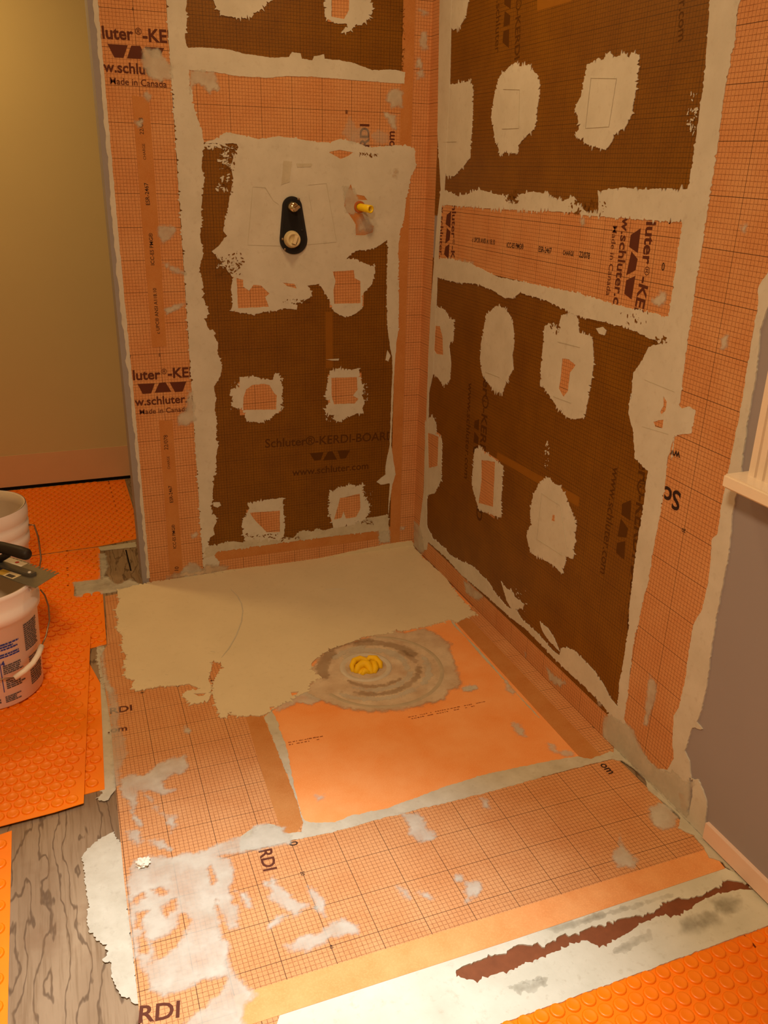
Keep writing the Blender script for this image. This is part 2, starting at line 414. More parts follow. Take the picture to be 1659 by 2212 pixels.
def _sd(P, poly):
    A_ = np.array(poly); B_ = np.roll(A_, -1, 0); d = np.full(len(P), 1e9); ins = np.zeros(len(P), bool)
    for a, b in zip(A_, B_):
        e = b-a; w_ = P-a; t = np.clip((w_@e)/max(e@e, 1e-12), 0, 1); q = w_-t[:, None]*e; d = np.minimum(d, (q*q).sum(1))
        if a[1] != b[1]:
            c_ = ((a[1] > P[:, 1]) != (b[1] > P[:, 1])) & (P[:, 0] < (b[0]-a[0])*(P[:, 1]-a[1])/(b[1]-a[1])+a[0]); ins ^= c_
    d = np.sqrt(d); return np.where(ins, d, -d)
def film(pl, pts, parent, holes=(), mat=None, dens=1.0, h=HM, soft=.009, cell=.003, name='mortar_smear', label=None, thick=.0006):
    """thin mortar skin that tapers out to nothing at its edge"""
    us = [p[0] for p in pts]; vs = [p[1] for p in pts]
    nx = max(3, int((max(us)-min(us)+.016)/cell)); ny = max(3, int((max(vs)-min(vs)+.016)/cell))
    gu, gv = np.meshgrid(np.linspace(min(us)-.008, max(us)+.008, nx), np.linspace(min(vs)-.008, max(vs)+.008, ny))
    P = np.stack([gu.ravel(), gv.ravel()], 1); d = _sd(P, pts)
    for q in holes: d = np.minimum(d, -_sd(P, q))
    _seed[0] += 1; z = _seed[0]*2.3
    nz = np.array([noise.noise(Vector((x*60, y*60, z)))+.7*noise.noise(Vector((x*170, y*170, z))) for x, y in P])
    cv = np.clip((d+.004+nz*.007)/soft, 0, 1); keep = cv > 0.0
    hh = h+(_lay[0] % 20)*.00001; _lay[0] += 1
    idx = -np.ones(len(P), int); V = []; C = []; Fc = []
    for j in range(ny-1):
        for i in range(nx-1):
            q = (j*nx+i, j*nx+i+1, (j+1)*nx+i+1, (j+1)*nx+i)
            if not any(keep[a] for a in q): continue
            for a in q:
                if idx[a] < 0: idx[a] = len(V); V.append(to3(pl, P[a][0], P[a][1], hh-.0002+thick*float(cv[a]))); C.append(float(cv[a])*dens)
            Fc.append(tuple(int(idx[a]) for a in q))
    me = bpy.data.meshes.new(name); me.from_pydata(V, [], Fc)
    at_ = me.color_attributes.new('cover', 'FLOAT_COLOR', 'POINT')
    for i, c_ in enumerate(C): at_.data[i].color = (c_, c_, c_, 1)
    for p in me.polygons: p.use_smooth = True
    return tag(link(name, me, mat or SMEAR, parent), label)

# --- mortar seams of the left wall
vL = X('L', 'b', [(95, -300), (95, 0), (85, 60), (95, 120), (80, 200), (90, 265), (108, 340), (105, 410), (110, 500), (125, 560), (135, 640), (150, 700), (180, 760), (190, 830), (200, 860), (185, 930), (180, 1000), (195, 1070), (190, 1150), (175, 1250), (180, 1330), (170, 1400), (185, 1480)]) + \
     X('L', 'd', [(815, 0), (800, 60), (790, 90), (810, 150), (820, 220), (815, 290), (840, 350), (855, 400), (835, 450), (850, 500), (900, 530), (895, 560), (920, 600), (915, 660), (930, 720), (945, 770), (935, 830), (890, 900), (905, 980), (895, 1060), (910, 1130), (905, 1250), (920, 1300), (905, 1380), (910, 1490), (890, 1540), (880, 1650), (870, 1750), (900, 1780), (915, 1810), (885, 1870), (895, 1910), (865, 1930), (850, 1990), (880, 2040), (900, 2060), (930, 2100), (920, 2150), (900, 2200)])
mort('L', vL+[(-.852, .0), (-.851, 1.0), (-.8515, 2.1)], wall_back, name='mortar_seam', amp=.002, spike=.006)
hU = X('L', 'b', [(60, 285), (115, 285), (200, 285), (340, 295), (450, 325), (600, 345), (700, 340), (720, 310), (770, 320), (780, 350), (840, 360), (850, 335), (910, 325), (915, 350), (1000, 360), (1100, 380), (1200, 420), (1280, 415), (1350, 420), (1395, 430), (1390, 500), (1300, 495), (1150, 485), (1000, 470), (850, 460), (700, 455), (550, 465), (400, 455), (250, 430), (60, 415)])
mort('L', hU, wall_back, name='mortar_seam', amp=.0018)
mort('L', X('L', 'b', [(105, 410), (250, 430), (265, 470), (285, 555), (250, 530), (230, 560), (190, 510), (140, 500), (110, 560)]), wall_back, mat=SMEAR)
bU = X('L', 'e', [(40, 2000), (60, 1990), (150, 1970), (230, 1955), (300, 1965), (330, 1925), (400, 1945), (480, 1925), (560, 1920), (640, 1935), (680, 1890), (720, 1880), (760, 1895), (800, 1870), (860, 1880), (940, 1855), (1010, 1850), (1060, 1835), (1120, 1800), (1200, 1790), (1290, 1770), (1300, 1960), (1230, 1950), (1225, 1882), (800, 1935), (400, 1988), (130, 2025), (90, 2055), (40, 2070)])
mort('L', bU, wall_back, name='mortar_seam', amp=.002, spike=.005, mat=SEAM)
vR = X('L', 'e', [(1362, 500), (1345, 600), (1330, 800), (1310, 1300), (1340, 1500), (1320, 1560), (1297, 1700), (1290, 1790), (1290, 1770), (1300, 1560), (1240, 1570), (1210, 1550), (1270, 1500), (1275, 1420), (1300, 1300), (1310, 1000), (1320, 800), (1318, 700), (1300, 620), (1285, 500)])
mort('L', vR, wall_back, name='mortar_seam', amp=.0018)
holeE = X('L', 'e', [(910, 115), (1055, 105), (1060, 160), (1100, 180), (1100, 330), (920, 335), (915, 240), (930, 180)])
holeF = X('L', 'e', [(255, 160), (300, 170), (300, 220), (340, 245), (370, 205), (420, 210), (480, 265), (450, 290), (475, 355), (265, 365)])
sliv = X('L', 'e', [(570, 190), (650, 200), (665, 230), (600, 215)])
halo = X('L', 'b', [(1070, 1100), (1090, 1160), (1150, 1170), (1170, 1195), (1120, 1195), (1095, 1220), (1100, 1270), (1140, 1275), (1165, 1330), (1210, 1350), (1200, 1390), (1150, 1405), (1100, 1405), (1100, 1340), (1060, 1280), (1030, 1230), (1040, 1160)])
s1 = X('L', 'b', [(940, 910), (1000, 895), (1085, 910), (1060, 930), (1010, 950), (960, 920)])
big = X('L', 'b', [(200, 850), (260, 830), (320, 790), (420, 805), (520, 830), (640, 815), (760, 830), (870, 850), (940, 850), (1010, 830), (1100, 850), (1180, 880), (1260, 875), (1380, 865), (1450, 880), (1460, 1000), (1430, 1050), (1400, 1200), (1390, 1300), (1365, 1380), (1355, 1500)]) + \
      X('L', 'e', [(1362, 300), (1362, 520), (1285, 500), (1280, 400), (1280, 150)]) + X('L', 'b', [(1290, 1500), (1290, 1435), (1230, 1470), (1180, 1490), (1090, 1500), (1040, 1550), (1100, 1545), (1150, 1570), (1210, 1590)]) + \
      X('L', 'e', [(1195, 60), (1200, 130), (1180, 200), (1120, 260), (1110, 370), (1070, 400), (1000, 430), (920, 390), (880, 290), (850, 250), (820, 200), (740, 210), (765, 240), (770, 285), (700, 325), (640, 330), (670, 345), (665, 375), (580, 365), (510, 385), (430, 395), (360, 410), (290, 395), (215, 385), (230, 330), (215, 240), (230, 160), (180, 90), (130, 20)]) + \
      X('L', 'b', [(240, 1500), (270, 1480), (330, 1410), (310, 1380), (320, 1290), (340, 1240), (350, 1160), (370, 1070), (355, 1000), (370, 930), (400, 880), (390, 858), (210, 855)])
for q in (holeE, holeF): square('L', q, wall_back)
square('L', sliv, wall_back); square('L', s1, wall_back)
prism('membrane_collar', 'L', circ(at('L', 788, 452), .105, 40), 0, .0019, PLAIN, wall_back)
mort('L', big, wall_back, [holeE, holeF, sliv, halo, s1], amp=.002, spike=.004, label='large mortar patch around the shower valve')
film('L', X('L', 'b', [(1020, 1110), (1090, 1130), (1120, 1200), (1090, 1290), (1040, 1270)]), wall_back, h=.0030)
film('L', X('L', 'b', [(1150, 1280), (1220, 1300), (1230, 1380), (1180, 1410), (1090, 1400), (1110, 1300)]), wall_back, h=.0030, soft=.03)
# darker thin streaks and trowel marks in the big patch
for q in ([(670, 960), (720, 965), (705, 1085), (655, 1105)], [(745, 975), (840, 978), (830, 995), (750, 1000)], [(1330, 1005), (1345, 1010), (1345, 1060), (1322, 1050)]):
    mort('L', X('L', 'b', q), wall_back, mat=DAMP if q[0][0] > 1300 else SEAM, amp=.002, h=.0036, name='trowel_mark')
for q in ([(485, 1115), (560, 1120), (610, 1200), (640, 1220)], [(455, 1462), (700, 1470), (985, 1445)], [(815, 1105), (925, 1095), (985, 1440)], [(485, 1115), (470, 1300), (455, 1462)], [(820, 1160), (840, 1270)]):
    prism('trowel_mark', 'L', strip('L', X('L', 'b', q), .0022), 0, lay(.0034), SEAM, wall_back)
# small bare flecks of brown board showing through the mortar
def flecks(pl, c, boxes, parent, mat, h, seed, n=60, r0=.0008, r1=.0045):
    rnd = random.Random(seed); bm = bmesh.new()
    O, U, V, N = PL[pl]
    for i in range(n):
        x0, y0, x1, y1 = boxes[i % len(boxes)]
        ox, oy, s = CR[c]; u, v = at(pl, ox+rnd.uniform(x0, x1)/s, oy+rnd.uniform(y0, y1)/s)
        r = r0+(r1-r0)*rnd.random()**2.2; ang = rnd.uniform(0, math.pi); m = 7
        t, b_ = [], []
        for j in range(m):
            a = 2*math.pi*j/m; rr = r*rnd.uniform(.5, 1.2); x = rr*math.cos(a)*1.8; y = rr*math.sin(a)*.75
            uu = u+x*math.cos(ang)-y*math.sin(ang); vv = v+x*math.sin(ang)+y*math.cos(ang)
            t.append(bm.verts.new(to3(pl, uu, vv, h+i*.000004))); b_.append(bm.verts.new(to3(pl, uu, vv, h-.0006)))
        bm.faces.new(t)
        for j in range(m): bm.faces.new((b_[j], b_[(j+1) % m], t[(j+1) % m], t[j]))
    me = bpy.data.meshes.new('bare_flecks'); bm.to_mesh(me); bm.free(); o = link('bare_flecks', me, mat, parent); o['kind'] = 'stuff'; return o
BROWN = flat('board_bare', srgb(115, 74, 8), .6, .3, var=.15)
flecks('L', 'b', [(300, 870, 370, 1150), (280, 860, 390, 1000), (260, 1500, 430, 1640), (1120, 915, 1240, 935), (300, 1540, 420, 1650)], wall_back, BROWN, .0036, 3, 150)
flecks('L', 'e', [(470, 1905, 700, 1950), (1060, 1810, 1190, 1840), (310, 1905, 540, 1925), (570, 300, 760, 330), (120, 10, 300, 140)], wall_back, BROWN, .0036, 5, 130)
flecks('L', 'b', [(205, 855, 300, 885), (300, 865, 395, 930), (285, 920, 360, 1010), (270, 1040, 350, 1150), (270, 1500, 330, 1600)], wall_back, MORT, .0022, 12, 170, r1=.0065)
flecks('L', 'e', [(210, 860, 290, 1060), (540, 820, 575, 1060), (860, 1060, 930, 1140), (1110, 870, 1150, 1010), (880, 1620, 920, 1780), (1120, 1600, 1190, 1760)], wall_back, MORT, .0022, 13, 120, r1=.004)
flecks('L', 'b', [(1372, 20, 1392, 420)], wall_back, BROWN, .0036, 6, 40, r1=.003)
# fixing patches
def fix(pl, c, pts, orange, parent, h=HM, uv=UVL, **kw):
    q = X(pl, c, orange) if orange else None
    if q: square(pl, q, parent, uv)
    mort(pl, X(pl, c, pts), parent, [q] if q else (), spike=.008, seg=.003, h=h, **kw)
fix('L', 'e', [(275, 835), (340, 830), (430, 840), (500, 855), (510, 815), (535, 810), (555, 840), (560, 880), (575, 900), (560, 960), (570, 1000), (555, 1060), (520, 1090), (470, 1130), (430, 1145), (380, 1140), (330, 1140), (310, 1090), (290, 1060), (230, 1040), (215, 1010), (235, 985), (205, 960), (220, 920), (275, 905)],
    [(320, 920), (360, 890), (440, 880), (480, 890), (510, 940), (530, 960), (525, 1055), (300, 1060), (300, 980), (315, 940)], wall_back)
fix('L', 'e', [(890, 790), (965, 775), (1040, 785), (1085, 775), (1100, 830), (1110, 880), (1125, 905), (1110, 960), (1130, 1010), (1110, 1050), (1120, 1080), (1070, 1085), (1000, 1120), (970, 1140), (930, 1130), (910, 1095), (870, 1090), (855, 1060), (890, 1000), (855, 980), (870, 900), (880, 840)],
    [(900, 840), (1075, 835), (1080, 920), (1050, 960), (1085, 985), (1060, 1015), (920, 1020), (905, 970)], wall_back)
fix('L', 'e', [(330, 1700), (400, 1680), (480, 1670), (570, 1660), (575, 1770), (585, 1840), (580, 1900), (560, 1945), (310, 1950), (290, 1850), (310, 1780), (345, 1730)],
    [(345, 1760), (550, 1745), (550, 1890), (460, 1895), (420, 1850), (370, 1800)], wall_back)
fix('L', 'e', [(905, 1610), (960, 1590), (1020, 1570), (1080, 1575), (1120, 1560), (1125, 1640), (1150, 1680), (1165, 1730), (1140, 1800), (1060, 1840), (920, 1865), (900, 1800), (880, 1750), (890, 1680), (880, 1640)],
    [(960, 1660), (1095, 1630), (1100, 1730), (1070, 1790), (1000, 1800), (985, 1750), (970, 1795), (920, 1805), (945, 1720)], wall_back)
fix('L', 'b', [(240, -60), (250, 0), (270, 50), (290, 90), (340, 100), (430, 110), (480, 105), (500, 80), (560, 40), (600, 0), (620, -60)], None, wall_back)
fix('L', 'b', [(900, -60), (905, 0), (915, 100), (975, 140), (1050, 145), (1010, 200), (1060, 190), (1100, 150), (1130, 150), (1190, 110), (1205, 60), (1190, 0), (1190, -60)], [(955, -40), (955, 100), (1030, 115), (1060, 60), (1060, -40)], wall_back)
for q in ([(95, 1690), (140, 1688), (150, 1710), (125, 1725), (98, 1715)], [(865, 715), (910, 712), (955, 710), (950, 722), (905, 722)], [(1285, 650), (1305, 690), (1290, 730), (1270, 720)]):
    mort('L', X('L', 'e', q), wall_back, amp=.0012, seg=.003)
# hazy smears on the bands
for c_, q in (('a', [(1035, 350), (1140, 335), (1150, 400), (1225, 450), (1235, 560), (1190, 575), (1090, 570), (1040, 520), (1010, 440)]), ('a', [(1010, 690), (1050, 655), (1085, 690), (1060, 725)]), ('a', [(1130, 1620), (1200, 1605), (1255, 1640), (1240, 1700), (1170, 1735), (1130, 1690)]),
              ('a', [(975, 870), (1015, 870), (1010, 905), (985, 910)]), ('d', [(550, 365), (620, 345), (695, 325), (700, 345), (610, 385), (570, 405)]), ('d', [(640, 1110), (690, 1070), (720, 930), (745, 940), (760, 1130), (700, 1170), (650, 1160)]), ('d', [(550, 60), (640, 90), (690, 130), (600, 120)]),
              ('d', [(680, 2140), (720, 2100), (780, 2110), (820, 2150), (820, 2210), (640, 2200)]), ('d', [(735, 1910), (770, 1890), (785, 1915), (750, 1940)]),
              ('b', [(1285, 560), (1330, 525), (1380, 545), (1375, 640), (1310, 640), (1285, 600)]), ('b', [(1265, 670), (1340, 690), (1340, 780), (1310, 760), (1290, 710)]), ('b', [(1020, 800), (1060, 700), (1110, 760), (1180, 770), (1180, 870), (1060, 850)]), ('b', [(1230, 770), (1290, 790), (1300, 860), (1210, 860), (1190, 800)]),
              ('b', [(1480, 60), (1510, 45), (1530, 80), (1505, 100)]), ('b', [(1490, 200), (1525, 195), (1530, 290), (1495, 300), (1480, 250)]), ('b', [(1465, 430), (1500, 415), (1515, 460), (1470, 475)]), ('b', [(1470, 350), (1490, 350), (1490, 400), (1465, 400)]),
              ('e', [(1370, 1860), (1405, 1855), (1400, 1880), (1375, 1880)]), ('e', [(1220, 1890), (1300, 1880), (1300, 1960), (1230, 1970)])):
    mort('L', X('L', c_, q), wall_back, mat=SMEAR, h=.0030, name='mortar_smear', dens=.45 if (c_ == 'b' and q[0][0] in (1020, 1230)) else 1.0)
# damp grey line and white lip at the foot
mort('L', X('L', 'd', [(570, 2190), (700, 2160), (820, 2150), (830, 2110), (900, 2120), (990, 2120), (985, 2160), (800, 2190), (560, 2215)]), wall_back, mat=DAMP, h=.0031, name='damp_line')
lip = X('L', 'e', [(-340, 2240), (60, 2175), (200, 2150), (500, 2115), (700, 2090), (900, 2055), (1100, 2010), (1300, 1970), (1450, 1950), (1462, 1975), (1462, 2030), (-340, 2290)])
mort('L', lip, wall_back, mat=FRESH, h=.006, amp=.0018, name='mortar_lip')
# label strips and printed marks on the wide band
HT = HB+.0009
tx = lambda c, s, a, b, par=bandL, **kw: text('L', c, s, a, b, HT, par, **kw)
for c_, q in (('a', [(945, 685), (1065, 700), (1165, 2000), (1050, 2000)]), ('d', [(420, 0), (525, 0), (568, 625), (470, 632)]), ('d', [(515, 1130), (608, 1130), (680, 2170), (590, 2180)])):
    prism('label_strip', 'L', X('L', c_, q), 0, lay(HB+.0004), PLAIN, bandL)
CB = (-1.045, -.8522, 0, 3)
for c_, s_, a, b in (('a', 'hluter', (676, 271), (958, 287)), ('a', '-KER', (1025, 296), (1275, 311)), ('d', 'hluter', (290, 857), (527, 847)), ('d', '-KER', (578, 841), (782, 831))): tx(c_, s_, a, b, clip=CB, bold=.025)
tx('a', '®', (970, 248), (1016, 251), bold=0); tx('d', '®', (533, 815), (571, 813), bold=0)
logo('L', 'a', [[(770, 315), (915, 325), (885, 415), (820, 412)], [(940, 328), (1005, 330), (1045, 425), (910, 418)], [(1035, 335), (1175, 345), (1145, 416), (1085, 410)]], HT, bandL)
logo('L', 'd', [[(370, 882), (487, 877), (463, 945), (405, 950)], [(517, 875), (560, 870), (600, 935), (487, 942)], [(588, 870), (702, 866), (677, 933), (625, 937)]], HT, bandL)
tx('a', 'w.schlut', (742, 512), (1080, 536), bold=.02); tx('d', 'w.schluter.c', (352, 1031), (745, 1005), clip=CB, bold=.02)
tx('a', 'Made in Canada', (790, 602), (1195, 627), bold=.003); tx('d', 'Made in Canada', (385, 1090), (715, 1068), bold=.003)
for c_, s, a, b in (('a', '22/078', (1030, 965), (1022, 845)), ('a', 'CHARGE', (1047, 1145), (1037, 1030)), ('a', 'ESR-2467', (1074, 1470), (1060, 1310)), ('a', 'ICC-ES PMG®', (1107, 1900), (1092, 1670)),
                    ('d', 'c UPC® ANSI A118.10', (522, 540), (497, 228)), ('d', '22/078', (579, 1330), (574, 1230)), ('d', 'CHARGE', (592, 1462), (586, 1375)), ('d', 'ESR-2467', (613, 1690), (602, 1575)), ('d', 'ICC-ES PMG®', (634, 2003), (623, 1840)), ('d', '10', (648, 2155), (650, 2128))):
    tx(c_, s, a, b, bold=0 if 'CH' in s or '/' in s else .01, mat=INKK)
for c_, a in (('a', (953, 65)), ('a', (705, 47)), ('d', (520, 683)), ('d', (318, 691))):
    tx(c_, '0', (a[0]-6, a[1]+10), (a[0]+6, a[1]+10), mat=INKK, clip=CB)
tb = lambda c, s, a, b, par, **kw: text('L', c, s, a, b, HT, par, **kw)
tb('b', 'RDI', (1180, 878), (1180, 742), bandM, bold=.02); tb('b', 'om', (1330, 880), (1333, 785), bandM, bold=.015); tb('b', '80', (1052, 680), (1052, 658), bandM)
text('L', 'e', 'Schluter®-KERDI-BOARD', (450, 1318), (1330, 1262), .0011, bl0, INKD, clip=(-.9, -.1, 0, 3)); text('L', 'e', 'www.schluter.com', (635, 1510), (1155, 1462), .0011, bl0, INKD)
logo('L', 'e', [[(755, 1355), (850, 1347), (830, 1400), (785, 1405)], [(880, 1345), (910, 1342), (940, 1398), (845, 1405)], [(945, 1340), (1030, 1335), (1000, 1390), (965, 1394)]], .0012, bl0, INKD)
prism('label_strip', 'L', X('L', 'e', [(862, 390), (910, 390), (912, 770), (865, 775)]), 0, .0012, flat('board_label', srgb(138, 88, 14), .6, .3), bl0)

# ================================================================== RIGHT SHOWER WALL (plane x = 0)
W = wall_right
UVR = (1.5307, 1.5849, -.0159)
br0 = board('R', (.05, 1.45, .04, 1.14), W, 'brown printed board below the band of the right wall')
br1 = board('R', (.05, 1.46, 1.28, CEIL), W, 'brown printed board above the band of the right wall')
bandS = band('R', X('R', 'z', [(1578, -60), (1570, 0), (1465, 740), (1400, 1160), (1346, 1540), (1335, 1620)]) + X('R', 'z', [(1350, 1625), (1445, 1725), (1480, 1755)]) +
             X('R', 'z', [(1485, 1735), (1470, 1690), (1452, 1665), (1462, 1600), (1478, 1540), (1505, 1420), (1530, 1320), (1545, 1240), (1562, 1165), (1572, 1100), (1592, 985), (1614, 870), (1630, 780), (1648, 670), (1665, 610), (1770, 400), (1800, -60)]), W, UVR, 'wide orange membrane strip joining board and painted wall')
bandN = band('R', X('R', 'f', [(195, 35), (600, 62), (1000, 95), (1282, 122), (1240, 400), (1212, 560), (900, 480), (600, 400), (175, 300)]), W, (1.285, 1.198, .0), 'orange membrane band with printed lettering across the right wall')
bandD = band('R', rect(.0, .082, .0, CEIL), W, (0, 1.83, 0), 'orange corner band of the right wall')
bandG = band('R', rect(.0, 1.37, .0, .075), W, (.02, .003, 0), 'orange band along the foot of the right wall')
def mr(c, pts, **kw): return mort('R', X('R', c, pts), W, **kw)
# vertical seams
rs_r = X('R', 'c', [(1560, -150), (1535, 0), (1510, 200), (1470, 400), (1440, 640), (1410, 830), (1390, 960), (1370, 1100)]) + X('R', 'f', [(1340, 400), (1330, 480), (1300, 680), (1280, 830), (1265, 960), (1310, 950), (1340, 970), (1320, 1070), (1245, 1080), (1230, 1190)]) + \
       X('R', 'g', [(1420, 210), (1385, 330), (1375, 430), (1350, 600), (1310, 800), (1290, 950), (1265, 1030), (1235, 1180), (1215, 1250), (1195, 1400), (1180, 1540), (1160, 1670), (1120, 1720)])
rs_l = X('R', 'g', [(1075, 1640), (1130, 1610), (1135, 1480), (1155, 1400), (1170, 1290), (1185, 1200), (1190, 1080), (1205, 960), (1220, 830), (1235, 720), (1250, 640), (1265, 560), (1275, 450), (1285, 395), (1265, 385), (1215, 330), (1210, 200), (1185, 100), (1195, 0)]) + X('R', 'f', [(1050, 930), (1060, 800), (1090, 760), (1110, 720), (1130, 680), (1205, 665), (1215, 560), (1240, 400), (1280, 125)]) + X('R', 'c', [(1285, 990), (1300, 860), (1305, 840), (1320, 750), (1340, 620), (1360, 480), (1380, 350), (1390, 200), (1405, 0), (1410, -150)])
hq = [X('R', 'f', [(1195, 905), (1210, 930), (1203, 972), (1185, 985), (1180, 975), (1195, 950)]), X('R', 'f', [(1150, 1020), (1195, 1010), (1190, 1048), (1158, 1042)])]
for q in hq: square('R', q, W, UVR, .02)
mort('R', rs_r+rs_l, W, hq, name='mortar_seam', amp=.0022, spike=.003)
# seam between strip and painted wall
e_l = X('R', 'z', [(1760, 400), (1654, 600), (1642, 623), (1638, 670), (1619, 781), (1602, 888), (1582, 985), (1561, 1088), (1552, 1155), (1541, 1163), (1535, 1239), (1529, 1271), (1519, 1315), (1500, 1350), (1491, 1404), (1483, 1464), (1469, 1527), (1458, 1545), (1454, 1606), (1458, 1638), (1443, 1663), (1420, 1660), (1400, 1640), (1382, 1615), (1362, 1575), (1349, 1553), (1335, 1545), (1318, 1545), (1305, 1590)])
e_b = [(1.345, .004), (1.6, .004), (1.74, .004)]
e_r = X('R', 'z', [(1526, 1770), (1529, 1730), (1522, 1711), (1510, 1682), (1494, 1685), (1491, 1644), (1481, 1622), (1497, 1571), (1519, 1575), (1507, 1559), (1516, 1537), (1529, 1480), (1535, 1432), (1545, 1359), (1560, 1277), (1570, 1227), (1579, 1173), (1584, 1107), (1594, 1061), (1603, 1020), (1612, 944), (1626, 858), (1637, 800), (1644, 713), (1656, 677), (1780, 400)])
hs_ = [X('R', 'r', [(350, 1830), (378, 1840), (370, 1960), (345, 2090), (335, 2000), (345, 1920)]), X('R', 'r', [(275, 1930), (310, 1945), (345, 2020), (330, 2085), (290, 2020)])]
mort('R', e_l+e_b+e_r, W, hs_, name='mortar_seam', amp=.003, seg=.005)
# horizontal seams
mr('c', [(195, 850), (210, 850), (270, 880), (320, 870), (370, 850), (430, 870), (490, 880), (510, 910), (540, 880), (600, 860), (680, 870), (740, 905), (790, 880), (820, 930), (850, 955), (900, 960), (905, 900), (900, 860), (1000, 840), (1100, 850), (1200, 845), (1310, 850), (1300, 1000), (1150, 988), (1000, 978), (850, 965), (770, 952), (600, 945), (400, 935), (190, 917)], name='mortar_seam', amp=.002, spike=.008)
mr('f', [(165, 285), (240, 290), (330, 310), (450, 370), (600, 400), (800, 440), (1000, 500), (1225, 550), (1225, 670), (1210, 668), (1140, 650), (1080, 620), (1000, 590), (920, 570), (820, 548), (780, 530), (700, 490), (620, 460), (550, 440), (520, 465), (480, 465), (430, 430), (350, 400), (270, 395), (165, 370)], name='mortar_seam', amp=.002, spike=.004)
mr('f', [(230, 290), (340, 305), (330, 340), (260, 330)], mat=SMEAR)
# seam next to the corner band
mort('R', X('R', 'c', [(185, -60), (190, 0), (185, 300), (180, 600), (195, 850)])+X('R', 'f', [(180, 100), (165, 300), (150, 500), (138, 750), (130, 1000)])+X('R', 'g', [(140, 300), (135, 500), (110, 700), (110, 800), (150, 800), (160, 740), (150, 680), (150, 540), (160, 0)])+X('R', 'f', [(160, 800), (172, 560), (178, 380), (190, 200), (200, 40)])+X('R', 'c', [(210, 850), (215, 780), (235, 380), (240, 130), (245, -60)]), W, name='mortar_seam', amp=.0015)
# foot seam
mr('g', [(150, 680), (180, 740), (240, 790), (270, 830), (330, 860), (380, 880), (430, 930), (470, 970), (500, 1020), (560, 1090), (610, 1110), (640, 1160), (720, 1230), (800, 1320), (830, 1340), (840, 1300), (900, 1310), (970, 1380), (1010, 1420), (1050, 1480), (1090, 1560), (1140, 1615), (1110, 1680), (1060, 1600), (960, 1500), (860, 1410), (760, 1310), (650, 1200), (560, 1130), (450, 1030), (330, 930), (240, 830), (145, 750)], name='mortar_seam', amp=.0025, spike=.005)
mr('g', [(530, 960), (560, 1000), (590, 1010), (600, 1040), (650, 1080), (640, 1100), (590, 1110), (560, 1060)], spike=.006); mr('g', [(730, 1170), (770, 1200), (800, 1250), (830, 1320), (790, 1280), (745, 1220)], spike=.003)
# fixing patches
fr = lambda c, p, o=None, **kw: fix('R', c, p, o, W, uv=UVR, **kw)
fr('c', [(195, -60), (200, 0), (215, 100), (250, 135), (280, 120), (305, 80), (318, 0), (320, -60)])
fr('c', [(230, 380), (280, 375), (330, 360), (340, 420), (335, 550), (325, 710), (290, 750), (255, 790), (205, 790), (182, 700), (200, 450)])
fr('c', [(530, 280), (545, 300), (590, 290), (610, 320), (635, 345), (640, 400), (630, 480), (620, 570), (580, 610), (545, 650), (540, 685), (510, 690), (480, 680), (460, 705), (455, 670), (440, 640), (430, 580), (420, 530), (430, 450), (445, 380), (460, 340), (500, 300)])
fr('c', [(850, 290), (900, 265), (920, 270), (950, 235), (980, 255), (1020, 240), (1040, 260), (1050, 235), (1085, 245), (1080, 330), (1065, 440), (1050, 520), (1020, 575), (985, 590), (960, 640), (935, 675), (910, 665), (860, 650), (820, 625), (795, 605), (815, 580), (810, 520), (795, 490), (825, 430), (840, 350)])
fr('f', [(180, 505), (215, 520), (235, 560), (255, 560), (250, 660), (230, 665), (240, 760), (235, 830), (205, 860), (180, 820), (150, 800), (140, 720), (150, 600), (160, 530)], [(165, 590), (190, 590), (202, 640), (205, 720), (175, 715), (160, 690)])
fr('f', [(440, 500), (480, 510), (515, 560), (525, 660), (515, 720), (520, 780), (490, 840), (470, 890), (430, 880), (380, 810), (370, 740), (375, 670), (385, 620), (395, 545)])
fr('f', [(735, 540), (780, 530), (810, 560), (815, 620), (875, 640), (880, 760), (865, 870), (840, 1000), (790, 1010), (740, 985), (700, 930), (660, 870), (640, 860), (645, 760), (655, 660), (660, 590), (700, 575), (720, 610)], [(740, 735), (770, 740), (800, 765), (775, 800), (765, 880), (745, 910), (725, 870), (735, 800)])
fr('g', [(140, 150), (175, 110), (200, 160), (195, 200), (225, 230), (230, 280), (225, 340), (225, 440), (190, 510), (160, 515), (145, 530)], [(155, 200), (210, 220), (205, 370), (160, 380)])
fr('g', [(395, 280), (425, 280), (455, 310), (490, 330), (540, 370), (535, 480), (530, 560), (530, 635), (480, 620), (420, 600), (400, 540), (380, 470), (385, 380)], [(430, 340), (500, 350), (490, 580), (415, 560), (430, 440)])
fr('g', [(730, 450), (770, 430), (800, 460), (830, 470), (860, 520), (890, 600), (905, 640), (920, 660), (910, 720), (900, 850), (865, 830), (860, 870), (840, 920), (800, 880), (750, 850), (690, 820), (670, 770), (660, 730), (680, 670), (680, 600), (695, 520)], [(795, 620), (806, 622), (805, 655), (790, 650)])
mr('f', [(890, 600), (920, 595), (938, 610), (930, 632), (905, 625)], amp=.0012, seg=.003)
